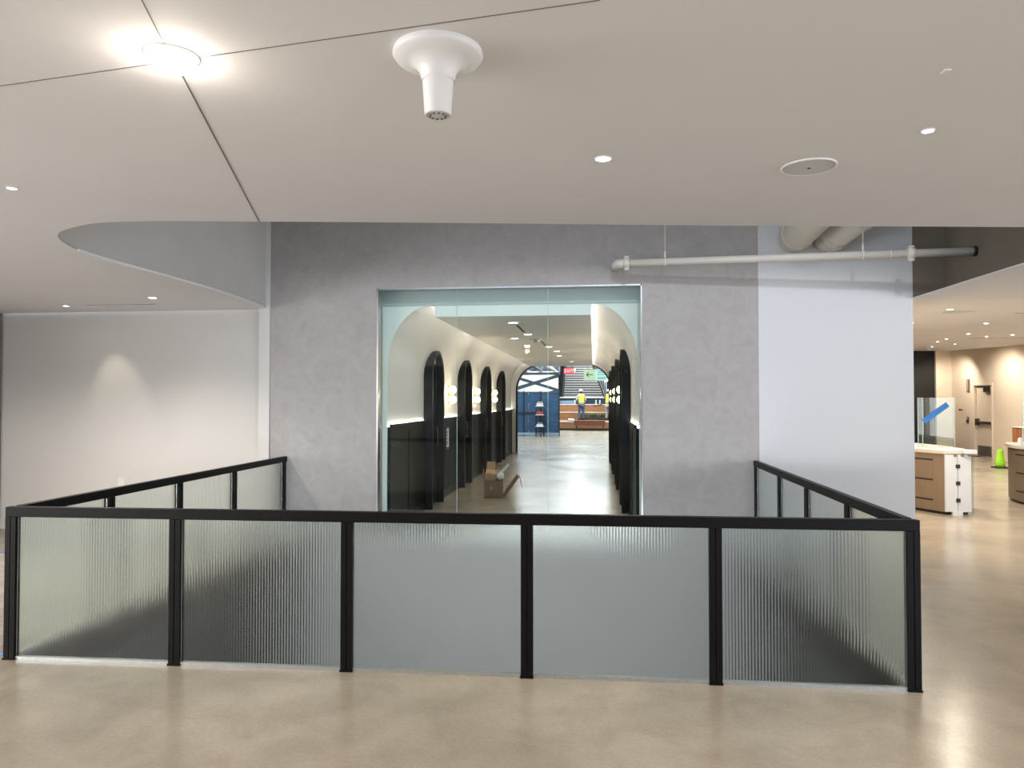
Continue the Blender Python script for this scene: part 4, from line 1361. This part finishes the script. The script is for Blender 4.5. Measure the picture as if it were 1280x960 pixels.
# pendant globes
def pend(label, x, y, z, r):
    p_ = thing('globe_pendant', label, 'pendant light', (x, y, z), 0, 'globe pendants in the far room')
    MB().sphere((0, 0, 0), r, 16, 10).build('globe', E_GLOBE, p_)
    MB().tube([(0, 0, r), (0, 0, 6.2 - z)], 0.008, 6).build('cord', M_BLACK, p_)
pend('lit globe pendant between exit sign and green sign', -1.15, 42, 3.40, 0.10)
pend('lit globe pendant over the scissor lift', -3.3, 40, 3.15, 0.09)
pend('lit globe pendant left of the staircase stripes', -2.1, 41, 2.72, 0.08)
pend('lit globe pendant behind the lower edge of green sign', 0.75, 44, 2.85, 0.09)

# people
def skin_mesh(name, pts, edges, rad, mat, parent, sub=2):
    me = bpy.data.meshes.new(name)
    me.from_pydata(pts, edges, [])
    o = bpy.data.objects.new(name, me)
    COL.objects.link(o)
    sk = o.modifiers.new('skin', 'SKIN')
    sk.use_smooth_shade = True
    for i, r in enumerate(rad):
        v = me.skin_vertices[0].data[i]
        v.radius = r if isinstance(r, tuple) else (r, r)
        v.use_root = (i == 0)
    ss = o.modifiers.new('sub', 'SUBSURF')
    ss.levels = ss.render_levels = sub
    dg = bpy.context.evaluated_depsgraph_get()
    dg.update()
    m2 = bpy.data.meshes.new_from_object(o.evaluated_get(dg))
    bpy.data.objects.remove(o)
    m2.materials.clear()
    m2.materials.append(mat)
    for p in m2.polygons:
        p.use_smooth = True
    q = bpy.data.objects.new(name, m2)
    COL.objects.link(q)
    q.parent = parent
    return q

def person(label, loc, rz, shirt, trousers, lean, armL, armR):
    """standing figure facing local +Y, 1.74 m tall"""
    t_ = thing('person', label, 'person', loc, rz)
    P, Ed, Rr = [], [], []
    def add(p, r, link=None):
        P.append(p)
        Rr.append(r)
        if link is not None:
            Ed.append((link, len(P) - 1))
        return len(P) - 1
    pel = add((0, 0, 0.94), (0.145, 0.105))
    wa = add((0, lean * 0.15, 1.10), (0.135, 0.095), pel)
    ch = add((0, lean * 0.4, 1.30), (0.165, 0.11), wa)
    up = add((0, lean * 0.6, 1.42), (0.13, 0.09), ch)
    nk = add((0, lean * 0.75 + 0.01, 1.51), 0.055, up)
    hd = add((0, lean * 0.9 + 0.03, 1.58), (0.072, 0.082), nk)
    h2 = add((0, lean * 0.95 + 0.03, 1.66), (0.078, 0.095), hd)
    add((0, lean + 0.025, 1.72), (0.055, 0.065), h2)
    hands = []
    for s, arm in ((-1, armL), (1, armR)):
        sh = add((s * 0.19, lean * 0.55, 1.415), 0.058, up)
        el = add(arm[0], 0.043, sh)
        wr = add(arm[1], 0.030, el)
        d = (Vector(arm[1]) - Vector(arm[0])).normalized()
        pm = add(tuple(Vector(arm[1]) + d * 0.07), (0.036, 0.020), wr)
        hands.append((s, Vector(arm[1]), d, pm))
        side = d.cross(Vector((s, 0, 0)))
        side = side.normalized() if side.length > 0.1 else Vector((0, 1, 0))
        base = Vector(arm[1]) + d * 0.085
        for j, (off, ln) in enumerate(((-0.030, 0.062), (-0.010, 0.078), (0.010, 0.074), (0.028, 0.055))):
            k0 = add(tuple(base + side * off), 0.0095, pm)
            k1 = add(tuple(base + side * off + d * ln * 0.55 + Vector((-s, 0, 0)) * 0.006), 0.0085, k0)
            add(tuple(base + side * off + d * ln * 0.9 + Vector((-s, 0, 0)) * 0.024), 0.0075, k1)
        th0 = add(tuple(Vector(arm[1]) + d * 0.035 + side * 0.038), 0.011, wr)
        add(tuple(Vector(arm[1]) + d * 0.085 + side * 0.056 + Vector((-s, 0, 0)) * 0.012), 0.009, th0)
    for s in (-1, 1):
        hp = add((s * 0.095, 0, 0.88), 0.092, pel)
        kn = add((s * 0.115, 0.03, 0.49), 0.060, hp)
        an = add((s * 0.125, -0.01, 0.09), 0.040, kn)
        add((s * 0.135, 0.11, 0.045), 0.036, an)
    body = skin_mesh('body', P, Ed, Rr, M_SKIN, t_, 1)
    # face and ears lie on the head of the body
    fc = MB()
    hy = lean * 0.93 + 0.03
    fc.sphere((0, hy + 0.10, 1.615), 0.016, 10, 8, (0.8, 1.2, 1.3))
    for s in (-1, 1):
        fc.sphere((s * 0.084, hy, 1.625), 0.022, 10, 8, (0.4, 0.8, 1.4))
    fc.sphere((0, hy + 0.082, 1.575), 0.020, 10, 6, (1.3, 0.5, 0.4))
    fc.build('face_features', M_SKIN, body)
    ey = MB()
    for s in (-1, 1):
        ey.sphere((s * 0.032, hy + 0.083, 1.645), 0.011, 10, 8)
    ey.build('eyes', M_HAIR, body)
    # clothes a little larger than the body
    l7 = lean
    skin_mesh('shirt', [(0, 0, 0.93), (0, l7 * .15, 1.10), (0, l7 * .4, 1.30), (0, l7 * .6, 1.425), (-0.195, l7 * .55, 1.42), (0.195, l7 * .55, 1.42),
                        tuple((Vector((-0.195, l7 * .55, 1.42)) + Vector(armL[0])) / 2), tuple((Vector((0.195, l7 * .55, 1.42)) + Vector(armR[0])) / 2), armL[0], armR[0]],
              [(0, 1), (1, 2), (2, 3), (3, 4), (3, 5), (4, 6), (5, 7), (6, 8), (7, 9)],
              [(0.165, 0.125), (0.16, 0.12), (0.185, 0.13), (0.14, 0.105), 0.072, 0.072, 0.066, 0.066, 0.058, 0.058], shirt, t_, 2)
    vest = skin_mesh('safety_vest', [(0, 0.0, 0.90), (0, l7 * .15, 1.08), (0, l7 * .4, 1.30), (0, l7 * .6, 1.44), (-0.12, l7 * .6, 1.47), (0.12, l7 * .6, 1.47)],
                     [(0, 1), (1, 2), (2, 3), (3, 4), (3, 5)], [(0.19, 0.148), (0.185, 0.142), (0.205, 0.15), (0.15, 0.115), (0.06, 0.07), (0.06, 0.07)], M_HIVIS, t_, 2)
    rb = MB()
    n_ = 28
    for z, rx, ry in ((1.06, 0.192, 0.150),):
        pts = [(rx * math.cos(2 * PI * k / n_), l7 * .2 + ry * math.sin(2 * PI * k / n_)) for k in range(n_)]
        vs = [(x, y, z) for x, y in pts] + [(x, y, z + 0.05) for x, y in pts]
        rb.add(vs, [(k, (k + 1) % n_, n_ + (k + 1) % n_, n_ + k) for k in range(n_)], True)
    rb.build('reflective_band', M_REFLECT, vest)
    skin_mesh('trousers', [(0, 0, 0.95), (-0.10, 0, 0.85), (0.10, 0, 0.85), (-0.116, 0.03, 0.49), (0.116, 0.03, 0.49), (-0.126, -0.005, 0.10), (0.126, -0.005, 0.10)],
              [(0, 1), (0, 2), (1, 3), (2, 4), (3, 5), (4, 6)], [(0.165, 0.125), 0.108, 0.108, 0.078, 0.078, 0.068, 0.068], trousers, t_, 2)
    for s in (-1, 1):
        skin_mesh('boot', [(s * 0.126, -0.015, 0.16), (s * 0.126, -0.02, 0.06), (s * 0.131, 0.06, 0.052), (s * 0.136, 0.14, 0.045)], [(0, 1), (1, 2), (2, 3)],
                  [0.060, (0.056, 0.058), (0.052, 0.050), (0.050, 0.042)], M_BOOT, t_, 2)
    hy2 = lean + 0.022
    hair = MB().sphere((0, hy2 - 0.015, 1.63), 0.092, 18, 12, (0.95, 1.0, 0.85)).build('hair', M_HAIR, t_)
    hat = MB()
    hat.lathe([(0.112, 1.675), (0.112, 1.70), (0.106, 1.74), (0.085, 1.785), (0.05, 1.805), (0.001, 1.81)], 24, (0, hy2, 0))
    hat.add([(0.112 * math.cos(a) * k, hy2 + 0.112 * math.sin(a) * k2, 1.68 - dz) for (k, k2, dz) in ((1, 1, 0), (1.05, 1.5, 0.012)) for a in [PI * j / 12 for j in range(13)]],
            [(j, j + 1, 14 + j, 13 + j) for j in range(12)], True)
    hat.box(-0.012, 0.012, hy2 - 0.09, hy2 + 0.09, 1.78, 1.815)
    hat.build('hard_hat', M_HAT, t_)
    return t_
person('person in yellow vest, white hard hat and jeans standing on seating steps', (-0.70, 41.55, 0.484), 0.35, M_SHIRT, M_JEANS, 0.05,
       ((-0.27, 0.06, 1.14), (-0.24, 0.22, 0.98)), ((0.28, 0.04, 1.14), (0.27, 0.20, 0.95)))
person('person in yellow vest and navy sleeves partly hidden by the corridor arch', (0.84, 41.7, 0.484), -0.6, M_NAVY, M_GREYTROU, 0.04,
       ((-0.27, 0.10, 1.16), (-0.20, 0.32, 1.10)), ((0.27, 0.08, 1.15), (0.22, 0.30, 1.08)))

# ------------------------------------------------------------------ lights
DAY = (0.80, 0.90, 1.0)
area('daylight_rear_window', (7.5, -6.95, 1.5), (7.5, 0, 1.5), 5.7, 2.3, 210, (0.72, 0.84, 1.0))
area('fill_left_side', (-8.0, -2.2, 1.55), (0, -2.2, 1.55), 9.4, 2.2, 470, (1.0, 0.965, 0.93))  # added fill at unseen openings, lifts floor and ceiling
area('fill_right_side', (11.6, -0.3, 1.55), (0, -0.3, 1.55), 13.0, 2.2, 380, (1.0, 0.965, 0.93))  # matching added fill on the right, no known window there
spot('upper_daylight_stand_in', (1.2, -3.5, 8.2), (0.0, 8.6, 2.4), 1250, (0.92, 0.95, 1.0), 35, 0.3, 0.35)  # unseen spot added for upper daylight, cone narrowed to the back wall
area('daylight_lower_level', (-1.0, 2.5, -1.5), (-1.0, 8.6, -1.2), 5.0, 1.6, 115, (0.85, 0.93, 1.0))
# lamps further back in the hall
for x, y in ((-4.5, 0.5), (0, -1.0), (4.5, 0.5), (-4.5, -3.5), (4.5, -3.5), (7.5, 3.5), (7.5, 7.0)):
    spot('hall_and_fill_beam', (x, y, CZ - 0.03), (x, y, 0), 120, NEUT, 150, 0.9, 0.08)
for x, y in ((-6, 5.5), (-6.8, 6.4), (-5.0, 6.6)):  # added spots without fittings, brightening the left white wall
    spot('hall_and_fill_beam', (x, y, CZ - 0.03), (x, y, 0), 150, NEUT, 150, 0.9, 0.08)
# far room
for x, y, wt in ((-3, 30, 600), (0.5, 38, 750), (-3, 43, 700), (1, 49, 650)):
    area('far_room_lamp', (x, y, 5.8), (x, y, 0), 4.5, 4.5, wt, (0.90, 0.95, 1.0))

w_ = bpy.data.worlds.new('world')
SC.world = w_
w_.use_nodes = True
bg = w_.node_tree.nodes['Background']
bg.inputs[0].default_value = (0.78, 0.88, 1.0, 1)
bg.inputs[1].default_value = 0.9

SC.view_settings.view_transform = 'Standard'
SC.view_settings.look = 'None'
SC.view_settings.exposure = 0.45
SC.view_settings.gamma = 1.0
SC.view_settings.use_curve_mapping = False
